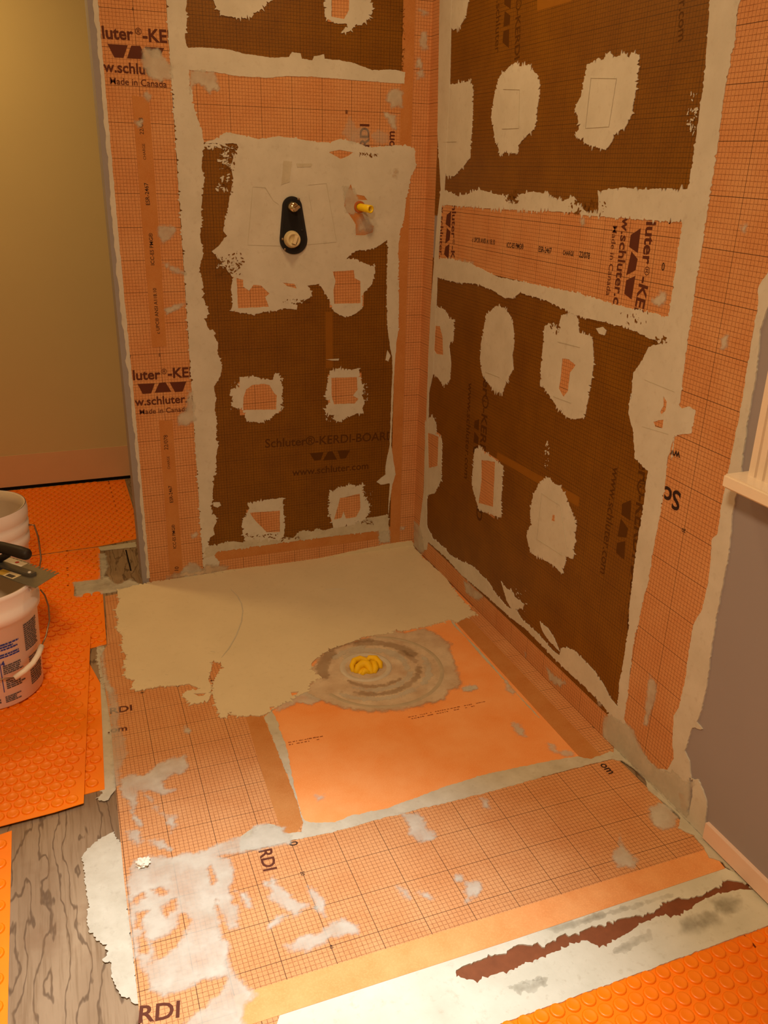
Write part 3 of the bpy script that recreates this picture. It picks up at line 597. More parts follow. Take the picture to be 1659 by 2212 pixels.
# faint outlines of the membrane squares under the mortar
def lines(c, L_, w=.0022, mat=SEAM, h=.0034):
    for q in L_: prism('trowel_mark', 'R', strip('R', X('R', c, q), w), 0, lay(h), mat, W)
lines('c', [[(845, 575), (950, 568)], [(870, 350), (985, 352)], [(985, 352), (950, 568)], [(470, 578), (545, 575)], [(475, 400), (550, 402)], [(550, 402), (545, 575)], [(205, 638), (265, 635)], [(870, 350), (845, 575)]])
lines('f', [[(395, 795), (460, 820)], [(700, 905), (780, 935)], [(1100, 1040), (1218, 1075)], [(720, 660), (820, 685)], [(1110, 830), (1245, 885)]])
lines('g', [[(740, 510), (830, 570)], [(715, 745), (850, 830)], [(740, 510), (715, 745)], [(835, 570), (870, 800)]])
flecks('R', 'f', [(1000, 530, 1125, 580), (1130, 645, 1210, 665), (690, 560, 730, 620)], W, BROWN, .0036, 8, 60)
flecks('R', 'c', [(770, 900, 940, 965), (480, 870, 540, 910)], W, BROWN, .0036, 9, 90, r1=.007)
flecks('R', 'c', [(1300, 420, 1350, 600), (800, 460, 830, 520)], W, MORT, .0022, 10, 60, r1=.005)
flecks('R', 'g', [(560, 1000, 660, 1120), (150, 120, 205, 200), (755, 250, 775, 380)], W, MORT, .0022, 11, 70, r1=.005)
# smears
for c_, q in (('f', [(1140, 470), (1180, 440), (1215, 450), (1200, 500), (1150, 495)]), ('f', [(820, 105), (840, 105), (838, 140), (826, 138)]), ('f', [(1450, 640), (1480, 635), (1485, 680), (1455, 690)]), ('g', [(340, 960), (380, 980), (440, 1040), (410, 1060), (350, 1020)]), ('g', [(760, 1390), (800, 1440), (860, 1480), (830, 1500), (780, 1470)]), ('g', [(1290, 1440), (1330, 1490), (1320, 1560), (1280, 1700), (1265, 1690), (1275, 1560)]), ('g', [(650, 1320), (665, 1340), (655, 1350)]), ('g', [(85, 650), (120, 690), (140, 800), (120, 830), (85, 780)]), ('m', [(560, 20), (600, 60), (580, 70)]), ('q', [(850, 380), (900, 380), (895, 420), (850, 420)])):
    mr(c_, q, mat=SMEAR, h=.0031, name='mortar_smear')
mr('m', [(620, 140), (660, 130), (700, 160), (740, 190), (760, 190), (800, 230), (830, 300), (900, 420), (980, 490), (1060, 500), (1150, 560), (1190, 560), (1150, 790), (1000, 650), (720, 380), (600, 250)], mat=SMEAR, h=.0033, name='mortar_smear')
# prints
tr = lambda c, s, a, b, par=bandN, **kw: text('R', c, s, a, b, HT, par, **kw)
prism('label_strip', 'R', X('R', 'f', [(315, 170), (930, 243), (922, 335), (305, 232)]), 0, lay(HB+.0004), PLAIN, bandN)
CN = (.0, 1.33, 1.10, 1.345)
CK = (0, 3, 1.12, 1.335)
tr('f', 'hluter', (1124, 72), (1099, 312), bold=.025, clip=CK); tr('f', '-KER', (1092, 365), (1056, 560), bold=.025, clip=CK); tr('f', '®', (1110, 322), (1106, 362), bold=0); tr('f', 'w.schluter.c', (1012, 100), (968, 490), bold=.02); tr('f', 'Made in Canada', (968, 140), (936, 452), bold=.003)
logo('R', 'f', [[(1092, 152), (1078, 262), (1040, 235), (1047, 182)], [(1050, 255), (1078, 290), (1068, 340), (1027, 362)], [(1068, 365), (1050, 470), (1018, 445), (1027, 385)]], HT, bandN)
tr('f', 'hluter', (246, 45), (242, 195), bold=.02); tr('f', '-K', (241, 230), (239, 290), bold=.02); tr('f', '®', (248, 200), (247, 224), bold=0); tr('f', 'w.schluter.c', (194, 42), (186, 305), bold=.01)
logo('R', 'f', [[(241, 75), (237, 150), (216, 133), (221, 92)], [(222, 150), (238, 168), (233, 205), (214, 220)], [(233, 222), (229, 290), (209, 268), (215, 235)]], HT, bandN)
for s, a, b in (('c UPC® ANSI A118.10', (335, 212), (437, 225)), ('ICC-ES PMG®', (490, 237), (565, 246)), ('ESR-2467', (633, 257), (690, 266)), ('CHARGE', (742, 270), (790, 277)), ('22/078', (815, 281), (862, 290)), ('0', (1185, 341), (1197, 342)), ('0', (1215, 132), (1227, 133))):
    tr('f', s, a, b, mat=INKK, hs=1.25)
tr('n', 'Scl', (790, 1345), (636, 1278), bandS, bold=.02, mat=INKK); tr('n', 'wv', (786, 1022), (708, 992), bandS, bold=.02, mat=INKK); tr('n', '20', (828, 1636), (798, 1622), bandS, mat=INKK)
text('R', 'g', 'www.schluter.com', (1103, 370), (1036, 915), .0011, br0, INKD); text('R', 'g', 'www.schluter.com', (362, -60), (340, 430), .0011, br0, INKD)
text('R', 'g', 'Schluter®-KERDI-BOARD', (1258, 60), (1172, 1215), .0011, br0, INKD, bold=.02); text('R', 'g', 'Schluter®-KERDI-BOARD', (450, -300), (402, 640), .0011, br0, INKD, bold=.02)
logo('R', 'g', [[(1195, 545), (1190, 650), (1145, 620), (1148, 565)], [(1142, 640), (1178, 690), (1170, 738), (1125, 732)], [(1165, 755), (1158, 850), (1118, 815), (1122, 765)]], .0012, br0, INKD)
logo('R', 'g', [[(416, 132), (414, 190), (390, 175), (393, 140)], [(392, 195), (414, 225), (410, 260), (388, 250)], [(410, 265), (405, 325), (384, 300), (388, 275)]], .0012, br0, INKD)
text('R', 'c', 'Schluter®-KERDI', (537, -250), (524, 270), .0011, br1, INKD, bold=.02); text('R', 'c', 'www.schluter', (447, -150), (437, 240), .0011, br1, INKD); text('R', 'c', 'www.schluter.com', (1275, -420), (1258, 190), .0011, br1, INKD)
logo('R', 'c', [[(508, -40), (506, 40), (478, 20), (480, -20)], [(480, 50), (505, 70), (502, 110), (474, 120)], [(500, 130), (498, 215), (470, 190), (474, 140)]], .0012, br1, INKD)
LAB = flat('board_label_right', srgb(142, 92, 14), .6, .3)
prism('label_strip', 'R', X('R', 'g', [(510, 300), (930, 530), (925, 580), (505, 335)]), 0, .0012, LAB, br0)
prism('label_strip', 'R', X('R', 'c', [(625, -60), (780, -60), (780, 5), (625, 50)]), 0, .0012, LAB, br1)

# ================================================================== SHOWER TRAY ON THE FLOOR (plane z = 0)
UVF = (-.90204, -1.32897, .0007); UVG = (-1.15326, -.80448, -.0127)
tray = prism('shower_tray', 'F', rect(-.88, -.004, -1.42, -.002), -.0038, .0, TRAY, holes=[circ(DC, .056)])
tag(tray, 'orange fleece shower tray with mortar and printed membrane strips around the drain', 'shower tray')
def fl(c, pts): return X('F', c, pts)
HF = .0007
stripG = prism('membrane_strip', 'F', fl('z', [(227, 1288), (232, 1392), (216, 1420), (240, 1570), (250, 1700), (268, 1900), (290, 2080), (303, 2212), (318, 2330), (560, 2330), (680, 1960), (672, 1830), (578, 1560), (480, 1300), (440, 1250)]), -.0036, HF, MEM, tray, uv=UVG)
tag(stripG, 'orange printed membrane strip along the left side of the tray')
prism('blank_margin', 'F', fl('j', [(930, 1000), (1030, 1000), (1080, 1115), (1180, 1360), (1290, 1640), (1315, 1730), (1270, 1800), (1190, 1810), (1120, 1600), (1040, 1350), (985, 1150)]), -.001, HF+.0001, PLAIN, stripG)
stripF = prism('membrane_strip', 'F', [(-1.10, -1.428), (-.02, -1.425), (-.012, -1.80), (-1.103, -1.80)], -.0036, .0013, MEM, tray, uv=UVF)
tag(stripF, 'wide orange printed membrane strip across the shower entrance')
prism('blank_margin', 'F', [(-1.103, -1.772), (-.012, -1.772), (-.02, -1.832), (-.55, -1.838), (-1.104, -1.838)], -.003, .0014, plainmat('membrane_margin', srgb(228, 164, 106), srgb(220, 148, 88)), stripF)
stripK = prism('membrane_strip', 'F', [(-.052, -.55), (-.0005, -.55), (-.0005, -1.41), (-.052, -1.41)], -.003, .0009, MEM, tray, uv=(.002, -1.39, 0))
tag(stripK, 'narrow orange membrane strip along the foot of the right wall')
prism('blank_margin', 'F', [(-.108, -.55), (-.0521, -.55), (-.0521, -1.41), (-.11, -1.41)], -.003, .0009, PLAIN, stripK)
def mf(c, pts, holes=(), parent=tray, **kw): return mort('F', fl(c, pts), parent, [fl(c, q) for q in holes], **kw)
# fresh beige mortar over the rear half of the tray
fr_pts = [(-1.055, -.003), (-.001, -.003)] + fl('k', [(960, 100), (1000, 150), (1080, 220), (1130, 260), (1180, 330), (1250, 420), (1335, 500), (1290, 500), (1200, 545), (1165, 520), (1150, 530), (1090, 550), (1000, 570), (900, 590), (835, 592), (830, 608), (740, 615), (640, 630), (580, 660), (490, 690), (440, 710), (375, 750), (340, 790), (335, 822), (400, 870), (330, 900), (330, 955), (290, 965), (200, 1020), (110, 1060), (70, 1090), (30, 1105), (0, 1100)]) + \
         fl('j', [(960, 1105), (880, 1095), (820, 1115), (810, 1080), (780, 1010), (770, 960), (780, 890), (830, 810), (820, 780), (770, 780), (765, 830), (745, 880), (765, 930), (760, 990), (740, 1020), (650, 1030), (600, 990), (590, 970), (640, 950), (700, 940), (630, 910), (550, 920), (420, 930), (310, 955), (290, 910), (310, 890), (250, 870), (260, 840), (240, 790), (255, 750), (230, 690), (240, 630), (200, 590), (210, 520), (190, 470), (215, 420), (200, 350)])
fresh = mort('F', fr_pts, tray, [fl('j', [(655, 968), (735, 965), (720, 980), (690, 985)]), fl('j', [(870, 1080), (890, 1078), (880, 1090)]), fl('k', [(215, 960), (265, 955), (255, 975), (225, 982)]), fl('k', [(90, 1050), (118, 1045), (115, 1062), (95, 1068)])], mat=FRESH, h=.0038, amp=.003, seg=.0035, spike=.009, name='fresh_mortar', label='smooth beige fresh mortar covering the rear half of the tray')
prism('trowel_mark', 'F', strip('F', fl('j', [(880, 345), (920, 385), (945, 430), (953, 475), (945, 540), (915, 620), (870, 700), (825, 755)]), .004), 0, .0046, SEAM, fresh)
for q in ([(1445, 347), (1510, 345), (1570, 343)], [(760, 718), (788, 722)], [(490, 856), (508, 857)], [(345, 828), (362, 828)]): prism('trowel_mark', 'F', strip('F', fl('j', q), .004), 0, .0044, MORT if q[0][0] > 1000 else SEAM, fresh)
prism('trowel_mark', 'F', strip('F', fl('k', [(835, 150), (900, 140), (970, 135)]), .003), 0, .0044, FRESH, fresh)
# darker damp mortar worked around the drain
mf('k', [(335, 822), (375, 750), (440, 705), (560, 660), (740, 605), (835, 585), (900, 600), (1000, 572), (1080, 600), (1130, 640), (1185, 670), (1160, 700), (1200, 780), (1220, 850), (1240, 910), (1210, 940), (1160, 950), (1140, 1000), (1000, 1040), (860, 1070), (680, 1078), (560, 1062), (450, 1032), (390, 1010), (330, 1000), (290, 960), (330, 900)], mat=DAMP, h=.0018, amp=.004, name='damp_mortar').name = 'damp_mortar'
mf('k', [(110, 1060), (200, 1000), (290, 940), (400, 1000), (340, 1035), (250, 1020), (200, 1050), (150, 1075)], mat=SMEAR, h=.0022, name='mortar_smear')
# seams around the orange field
mf('j', [(1080, 1105), (1125, 1070), (1148, 1100), (1180, 1200), (1215, 1290), (1250, 1470), (1275, 1590), (1300, 1690), (1325, 1725), (1310, 1740), (1290, 1640), (1180, 1360)], mat=SEAM, h=.0016, name='mortar_seam', amp=.003)
mf('l', [(0, 660), (60, 645), (110, 660), (120, 685), (195, 680), (210, 630), (240, 640), (340, 640), (400, 612), (560, 580), (640, 550), (760, 505), (800, 490), (960, 440), (1100, 410), (1290, 372), (1360, 362), (1420, 372), (1500, 340), (1530, 350), (1510, 372), (1400, 397), (1270, 432), (1130, 472), (980, 512), (830, 552), (660, 592), (500, 632), (330, 682), (150, 717), (0, 752), (-60, 760), (-60, 700)], mat=SEAM, h=.0017, name='mortar_seam', amp=.003)
mf('k', [(1190, 540), (1165, 515), (1190, 560), (1330, 690), (1450, 830), (1560, 960), (1640, 1050), (1700, 1110), (1660, 1060), (1600, 1000), (1440, 830), (1320, 700)], mat=SEAM, h=.0015, name='mortar_seam', amp=.002)
for c_, q in (('l', [(880, 70), (930, 60), (940, 75), (900, 88)]), ('l', [(1060, 40), (1100, 90), (1090, 100), (1060, 80)]), ('l', [(1080, 220), (1120, 215), (1145, 275), (1110, 275)]), ('l', [(1235, 300), (1260, 310), (1280, 345), (1245, 335)]), ('l', [(1290, 335), (1350, 345), (1340, 360), (1290, 358)]), ('l', [(262, 525), (290, 520), (298, 545), (265, 550)]), ('k', [(1240, 930), (1290, 910), (1330, 930), (1290, 955), (1250, 950)])):
    mf(c_, q, mat=SMEAR, h=.0016, name='mortar_smear')
# large thin smears over the left strip
mf('o', [(300, 440), (420, 415), (530, 430), (600, 400), (720, 390), (800, 350), (850, 330), (960, 300), (1010, 290), (1030, 240), (1090, 225), (1160, 245), (1210, 240), (1190, 270), (1240, 300), (1240, 340), (1040, 380), (800, 420), (860, 430), (900, 500), (900, 560), (870, 600), (890, 690), (930, 720), (925, 840), (870, 855), (830, 760), (790, 690), (810, 780), (830, 900), (870, 960), (870, 1050), (890, 1120), (960, 1180), (1030, 1240), (960, 1300), (960, 1500), (520, 1500), (640, 1380), (740, 1300), (830, 1220), (850, 1140), (700, 1160), (600, 1220), (480, 1255), (410, 1220), (380, 1130), (345, 1090), (300, 1000), (290, 880), (275, 700), (265, 560)],
   [[(400, 620), (450, 605), (510, 630), (480, 650), (420, 640)], [(470, 720), (550, 675), (565, 740), (510, 750), (500, 790), (470, 740)], [(315, 760), (380, 745), (350, 800), (345, 850), (310, 850)], [(400, 930), (480, 905), (560, 840), (580, 760), (605, 755), (640, 800), (600, 880), (560, 960), (490, 1010), (410, 1050), (420, 990)], [(330, 910), (360, 880), (392, 950), (385, 1000), (330, 1010)], [(290, 660), (355, 635), (360, 670), (310, 700)], [(745, 500), (760, 480), (800, 570), (770, 580)]],
   mat=SMEAR, h=.0022, name='mortar_smear', amp=.004)
for c_, q in (('t', [(120, 760), (200, 720), (330, 730), (440, 650), (560, 580), (700, 550), (740, 640), (700, 710), (620, 720), (500, 780), (540, 850), (620, 860), (500, 915), (400, 870), (290, 880), (270, 960), (250, 1100), (320, 1130), (310, 1190), (230, 1110), (200, 960), (130, 890)]), ('t', [(330, 900), (420, 940), (470, 1060), (620, 1100), (620, 1190), (580, 1240), (520, 1100), (450, 1060), (400, 980)]), ('t', [(180, 1240), (280, 1220), (330, 1330), (280, 1360), (200, 1300)]), ('t', [(370, 1310), (480, 1300), (560, 1360), (580, 1400), (480, 1390), (420, 1360)]),
              ('t', [(700, 290), (760, 320), (740, 360), (690, 350)]), ('o', [(1120, 540), (1160, 590), (1230, 640), (1270, 690), (1350, 700), (1310, 740), (1250, 790), (1240, 750), (1130, 690), (1110, 650)]), ('o', [(1100, 840), (1150, 780), (1200, 760), (1210, 780), (1160, 820), (1110, 855)]), ('o', [(1340, 600), (1380, 610), (1440, 700), (1440, 770), (1400, 750), (1360, 660)]), ('o', [(1205, 950), (1290, 900), (1400, 880), (1480, 820), (1560, 790), (1640, 830), (1640, 880), (1560, 890), (1480, 900), (1400, 960), (1260, 995)]),
              ('o', [(910, 620), (970, 640), (1020, 730), (990, 740), (950, 680)]), ('o', [(1060, 560), (1100, 570), (1090, 610)]), ('l', [(610, 600), (700, 600), (720, 660), (760, 690), (750, 715), (690, 720), (650, 690), (650, 640)]), ('l', [(890, 890), (950, 890), (960, 920), (930, 950), (890, 975)]), ('l', [(845, 865), (880, 860), (880, 885), (850, 890)]), ('l', [(1500, 780), (1530, 740), (1540, 690), (1560, 750), (1605, 790), (1600, 825), (1530, 830)]), ('l', [(600, 910), (650, 930), (655, 960), (625, 950)]), ('l', [(680, 935), (740, 945), (745, 965)]), ('l', [(955, 540), (990, 550), (985, 580), (965, 575)]),
              ('m', [(890, 740), (960, 690), (1020, 720), (1080, 790), (1060, 850), (990, 875), (920, 840)])):
    mf(c_, q, mat=SMEAR, h=.0021, name='mortar_smear', amp=.004)
# seam along the right wall in front of the tray
mort('F', fl('m', [(660, 420), (720, 430), (790, 470), (870, 540), (890, 620), (980, 690), (1040, 740), (1100, 800), (1080, 860), (1180, 910), (1240, 980), (1280, 1050), (1370, 1080), (1390, 1110), (1450, 1150)])+[(-.008, -1.86), (-.001, -1.7), (-.001, -1.39)], tray, mat=SEAM, h=.0026, amp=.003, name='mortar_seam')
# mortar band in front of the entrance strip with a bare wood slit
slit = fl('m', [(0, 1640), (60, 1600), (150, 1610), (180, 1590), (210, 1620), (290, 1570), (360, 1530), (380, 1550), (440, 1530), (500, 1500), (600, 1470), (700, 1440), (800, 1420), (880, 1410), (930, 1400), (940, 1385), (1000, 1340), (1080, 1310), (1150, 1310), (1240, 1290), (1320, 1240), (1400, 1190), (1470, 1200), (1540, 1210), (1570, 1255), (1480, 1250), (1400, 1270), (1340, 1270), (1260, 1310), (1190, 1350), (1140, 1390), (1060, 1425), (950, 1415), (920, 1435), (840, 1475), (760, 1530), (660, 1590), (580, 1615), (540, 1600), (500, 1580), (460, 1580), (300, 1650), (250, 1670), (120, 1720), (0, 1770)]) + fl('l', [(1040, 1270), (940, 1305), (850, 1290), (850, 1262), (880, 1240), (950, 1220), (980, 1205), (1050, 1190)])
ent = prism('floor_mortar', 'F', rag([(-1.27, -1.995), (-.0005, -1.985), (-.0005, -1.86), (-.03, -1.81), (-.55, -1.836), (-1.10, -1.836), (-1.10, -1.80), (-1.275, -1.80)], .0025, .005), -.004, .0006, mortar('mortar_entrance', srgb(214, 214, 202), srgb(196, 196, 182), srgb(168, 160, 140), None, .7, 9), holes=[rag(slit, .002, .004, .005)])
tag(ent, 'pale trowelled mortar band on the floor before the shower, split by a bare brown slit', 'mortar')
prism('bare_wood', 'F', [(-1.0, -1.99), (-.002, -1.985), (-.002, -1.80), (-1.0, -1.82)], -.0045, -.0025, flat('stained_wood', srgb(126, 74, 46), .7, .25, var=.3, scale=40), floor)
prism('dark_gap', 'F', fl('m', [(1380, 1030), (1659, 1290), (1800, 1430), (1800, 1390), (1659, 1260)]), -.004, .0012, flat('gap_dark', srgb(34, 26, 22), .9, .1), floor)
GSTR = mortar('mortar_grey', srgb(150, 144, 126), srgb(136, 130, 112), srgb(120, 112, 96), (.15, .75), .7, 20)
for c_, q in (('m', [(1270, 1310), (1420, 1290), (1500, 1320), (1480, 1400), (1400, 1420), (1330, 1390)]), ('m', [(1100, 1440), (1330, 1380), (1380, 1480), (1250, 1520), (1090, 1540)]), ('m', [(660, 1620), (900, 1500), (940, 1560), (760, 1660), (640, 1690)]), ('m', [(60, 1850), (300, 1760), (420, 1700), (380, 1760), (120, 1870)]), ('l', [(1060, 1330), (1250, 1280), (1230, 1340), (1120, 1370)]), ('m', [(200, 1500), (700, 1370), (1050, 1270), (1080, 1290), (600, 1440), (300, 1540)])):
    film('F', fl(c_, q), ent, (), GSTR, .8, .0006, .02, .004, 'grey_streak')
# mortar on the plywood at the left of the tray
def pm(c, pts, **kw): return mort('F', fl(c, pts), floor, **kw)
pm('i', [(555, 1085), (620, 1010), (690, 950), (750, 930), (800, 990), (830, 1000), (860, 1280), (880, 1600), (910, 1900), (945, 2080), (880, 2040), (820, 2040), (790, 1980), (760, 1920), (750, 1850), (740, 1780), (700, 1800), (715, 1740), (690, 1680), (650, 1640), (600, 1590), (590, 1500), (600, 1430), (580, 1330), (570, 1200)], mat=SEAM, h=.0005, spike=.003, amp=.006, name='spilled_mortar')
pm('i', [(600, -60), (740, -60), (760, 0), (780, 130), (810, 280), (835, 400), (800, 480), (790, 600), (770, 640), (740, 640), (700, 650), (660, 640), (600, 200)], mat=SEAM, h=-.0034, name='spilled_mortar')
pm('h', [(770, 1640), (830, 1640), (840, 1800), (860, 1940), (890, 1960), (890, 2000), (735, 2000), (740, 1935), (800, 1935), (790, 1850), (770, 1750)], mat=SEAM, h=-.0033, name='spilled_mortar', spike=.006)
film('F', fl('i', [(730, -40), (770, -40), (800, 130), (790, 220), (835, 300), (850, 400), (810, 480), (800, 600), (770, 640), (745, 400)]), tray, h=.0012, dens=.65)
film('F', fl('h', [(790, 1640), (815, 1640), (850, 1900), (900, 1990), (880, 2050), (820, 1960)]), tray, h=.0012)
pm('i', [(700, 650), (770, 640), (740, 690), (700, 720), (640, 700)], mat=SEAM, h=.0004, spike=.004, amp=.005, name='spilled_mortar')
# mortar smeared on the plywood by the wall end
pm('h', [(780, 850), (1080, 810), (1085, 850), (800, 880)], mat=SEAM, h=-.0025, name='spilled_mortar')
pm('h', [(580, 1125), (800, 1105), (850, 1080), (930, 1150), (1040, 1100), (1130, 1150), (1130, 1175), (800, 1225), (600, 1250)], mat=SMEAR, h=-.0025, name='spilled_mortar')
pm('h', [(790, 900), (840, 900), (860, 1000), (830, 1090), (795, 1100)], mat=SMEAR, h=-.0024, name='spilled_mortar')
tag(bxo('foil_stripe', (-1.105, -1.100, .13, .33, -.0045, -.003), flat('seam_black', srgb(24, 20, 18), .9, .1), floor)).name = 'floor_joint'
# prints on the floor
tf = lambda c, s, a, b, par, h=HF+.0002, **kw: text('F', c, s, a, b, h, par, **kw)
tf('j', 'RDI', (160, 1086), (293, 1064), stripG, bold=.02, mat=INK); tf('j', '.om', (146, 1200), (262, 1184), stripG, bold=.02)
tf('j', '80', (342, 964), (364, 961), stripG, mat=INKK); tf('j', '70', (552, 927), (574, 924), stripG, mat=INKK); tf('j', '40', (757, 893), (780, 890), stripG, mat=INKK)
tf('o', 'RDI', (328, 1412), (574, 1376), stripG, bold=.02)
tf('o', 'RDI', (1048, 385), (1078, 508), stripF, .0015, bold=.02); tf('m', 'om', (578, 452), (640, 515), stripF, .0015, bold=.02, mat=INKK); tf('o', 'om', (806, 440), (826, 512), stripG, bold=.015)
for s, a in (('0', (1240, 342)), ('20', (1307, 518)), ('30', (1388, 722)), ('40', (1480, 955))): tf('o', s, (a[0]-12, a[1]-8), (a[0]-5, a[1]+16), stripF, .0015, mat=INKK)
tf('m', '5', (532, 210), (542, 220), stripK, .0011, mat=INKK)
def dashes(pl, c, p0, p1, rows, gap, h, parent, mat, seed, hh=.0045):
    """rows of tiny print, too small to read"""
    a, b = (Vector(q) for q in X(pl, c, [p0, p1])); d = (b-a); L_ = d.length; d /= L_; n = Vector((-d.y, d.x)); rnd = random.Random(seed); bm = bmesh.new()
    for r in range(rows):
        x = rnd.uniform(0, .1)*L_
        while x < L_*(1-.15*r):
            wd = rnd.uniform(.002, .009)
            if rnd.random() < .8:
                P = a+d*x-n*gap*r
                q = [P, P+d*wd, P+d*wd+n*hh*rnd.uniform(.6, 1), P+n*hh*rnd.uniform(.6, 1)]
                bm.faces.new([bm.verts.new(to3(pl, v.x, v.y, h)) for v in q])
            x += wd+rnd.uniform(.001, .004)
    me = bpy.data.meshes.new('fine_print'); bm.to_mesh(me); bm.free(); o = link('fine_print', me, mat, parent); o['kind'] = 'stuff'; return o
DIM = flat('print_grey', srgb(150, 84, 48), .7, .2)
dashes('F', 'k', (912, 1108), (1380, 1012), 2, .010, .00012, tray, DIM, 1); dashes('F', 'k', (180, 1262), (408, 1220), 2, .010, .00012, tray, DIM, 2)

# ------------------------------------------------------------------ drain and plug
drain = empty('shower_drain', (DC[0], DC[1], 0)); tag(drain, 'round grey shower drain flange set in the orange tray', 'drain')
GR = flat('drain_grey', srgb(196, 188, 174), .6, .35, var=.12, scale=50)
bm = bmesh.new(); lathe(bm, [(.081, .0020), (.079, .0046), (.074, .0052), (.068, .0036), (.060, .0010), (.053, -.004), (.051, -.014), (.050, -.045)], (DC[0], DC[1], 0), 48); child_bm('collar', bm, GR, drain, True)
bm = bmesh.new(); lathe(bm, [(.0508, -.044), (0, -.045)], (DC[0], DC[1], 0), 32); child_bm('pipe_bottom', bm, flat('pipe_black', srgb(20, 18, 16), .8, .2), drain)
bm = bmesh.new()
oc = (-.462, -.826)
lathe(bm, [(.203, .0015), (.198, .0030), (.193, .0032), (.187, .0019)], (oc[0], oc[1], 0), 40, a0=-2.75, a1=1.25); child_bm('flange_edge', bm, flat('flange_mortar', srgb(178, 164, 142), .7, .25, var=.2, scale=25), drain, True)
# light trowelled rings on the damp mortar
for i, (r_, a0, a1, wd) in enumerate(((.100, -2.7, -.9, .012), (.118, -2.4, -.5, .016), (.140, -2.3, -.2, .016), (.105, .1, 2.2, .026), (.150, .1, 1.6, .030), (.165, -2.5, -1.0, .016), (.150, 2.1, 3.2, .034), (.172, -.9, .1, .016), (.165, 1.2, 2.2, .020), (.105, -.5, .3, .016), (.135, -.1, .5, .020), (.128, 1.4, 2.4, .020))):
    pts = [(-.478+r_*1.02*math.cos(a0+(a1-a0)*t/14), -.812+r_*math.sin(a0+(a1-a0)*t/14)) for t in range(15)]
    film('F', strip('F', pts, wd), drain, (), SMEAR if i % 2 else DARK, .7 if i % 2 else .45, .0024+i*.00003, .006, .0022, 'mortar_ring').matrix_parent_inverse = Matrix.Translation((-DC[0], -DC[1], 0))
# crumpled yellow cloth stuffed in the drain
k = NT('yellow_cloth'); k.col(k.mix(k.noise(k.geo(), 40), srgb(244, 204, 24), srgb(228, 180, 12))); YEL = k.done(.6, .3)
plug = empty('drain_plug', (DC[0], DC[1], 0)); tag(plug, 'crumpled yellow cloth plug stuffed into the shower drain', 'plug')
bm = bmesh.new(); bmesh.ops.create_uvsphere(bm, u_segments=72, v_segments=36, radius=1)
for v in bm.verts:
    p = v.co.copy(); a = math.atan2(p.y, p.x); q = p.normalized()
    r = .90 + .16*noise.noise(q*1.6+Vector((3, 1, 5))) + .05*math.sin(a*3+q.z*3)
    v.co = Vector((DC[0]-.003+p.x*r*.053, DC[1]+.002+p.y*r*.053, -.008+p.z*r*.018))
child_bm('crumpled_cloth', bm, YEL, plug, True)
def fold(pts, w, hgt, name='cloth_fold'):
    bm = bmesh.new(); tube(bm, [(DC[0]+x, DC[1]+y, z) for x, y, z in pts], [w*(.35+.65*math.sin(math.pi*(i+.6)/(len(pts)+.2))) for i in range(len(pts))], 10); return child_bm(name, bm, YEL, plug, True)
fold([(-.046, -.012, .000), (-.042, .010, .009), (-.028, .028, .014), (-.008, .032, .015), (.008, .022, .012), (.010, .006, .008)], .010, 0)
fold([(.008, .018, .008), (.022, .027, .014), (.038, .018, .014), (.045, -.004, .008), (.040, -.022, .002)], .011, 0)
fold([(-.040, -.022, .001), (-.026, -.004, .010), (-.008, .004, .014), (.004, -.006, .012), (.006, -.024, .007), (.004, -.040, .000)], .014, 0)
fold([(.012, -.040, .001), (.022, -.026, .009), (.026, -.006, .012), (.022, .010, .011)], .011, 0)
fold([(-.026, -.036, .000), (-.012, -.026, .008), (.000, -.036, .002)], .009, 0)

# ================================================================== ORANGE STUDDED MATS
def ditmat(name):
    k = NT(name); g = k.geo()
    k.col(k.mix(k.ramp(k.noise(g, 5, 4), .3, .7), srgb(250, 136, 2), srgb(244, 122, 1)))
    k.b.inputs['Coat Weight'].default_value = .15; k.b.inputs['Coat Roughness'].default_value = .25
    return k.done(.42, .45)
DIT = ditmat('studded_plastic')
def inside(p, poly):
    c = False; n = len(poly); j = n-1
    for i in range(n):
        a, b = poly[i], poly[j]
        if (a[1] > p[1]) != (b[1] > p[1]) and p[0] < (b[0]-a[0])*(p[1]-a[1])/(b[1]-a[1])+a[0]: c = not c
        j = i
    return c
def mat_(poly, z0, label, ox, oy, ang=0.0, pitch=.0325, row=.0305, seg=14, name='studded_mat', tilt=0.0):
    o = prism(name, 'F', poly, z0, z0+.0014, DIT); tag(o, label, 'floor mat', 'orange studded floor mats')
    bm = bmesh.new(); ca, sa = math.cos(ang), math.sin(ang); zz = z0+.0013
    prof = [(.0148, 0), (.0143, .0028), (.0130, .0042), (.0112, .0046), (.0092, .0040), (0, .0035)]
    xs = [p[0] for p in poly]; ys = [p[1] for p in poly]
    cx, cy = sum(xs)/len(xs), sum(ys)/len(ys); R_ = max(max(xs)-min(xs), max(ys)-min(ys))
    nmax = int(R_/row)+2
    for j in range(-nmax, nmax):
        for i in range(-nmax, nmax):
            lx = ox+(i+(.5 if j % 2 else 0))*pitch; ly = oy+j*row
            x = cx+lx*ca-ly*sa; y = cy+lx*sa+ly*ca
            if all(inside((x+.0152*dx, y+.0152*dy), poly) for dx, dy in ((1, 0), (-1, 0), (0, 1), (0, -1))): lathe(bm, prof, (x, y, zz), seg)
    s = child_bm('studs', bm, DIT, None, True); s.parent = o; s['kind'] = 'stuff'
    return o
Z0 = -.0038
mat_([(-2.3, YB-.012), (-1.03, YB-.012), (-1.03, .47), (-1.055, .425), (-1.2, .398), (-2.3, .36)], Z0, 'large orange studded mat lying along the beige rear wall', 0, 0, .02, seg=8)
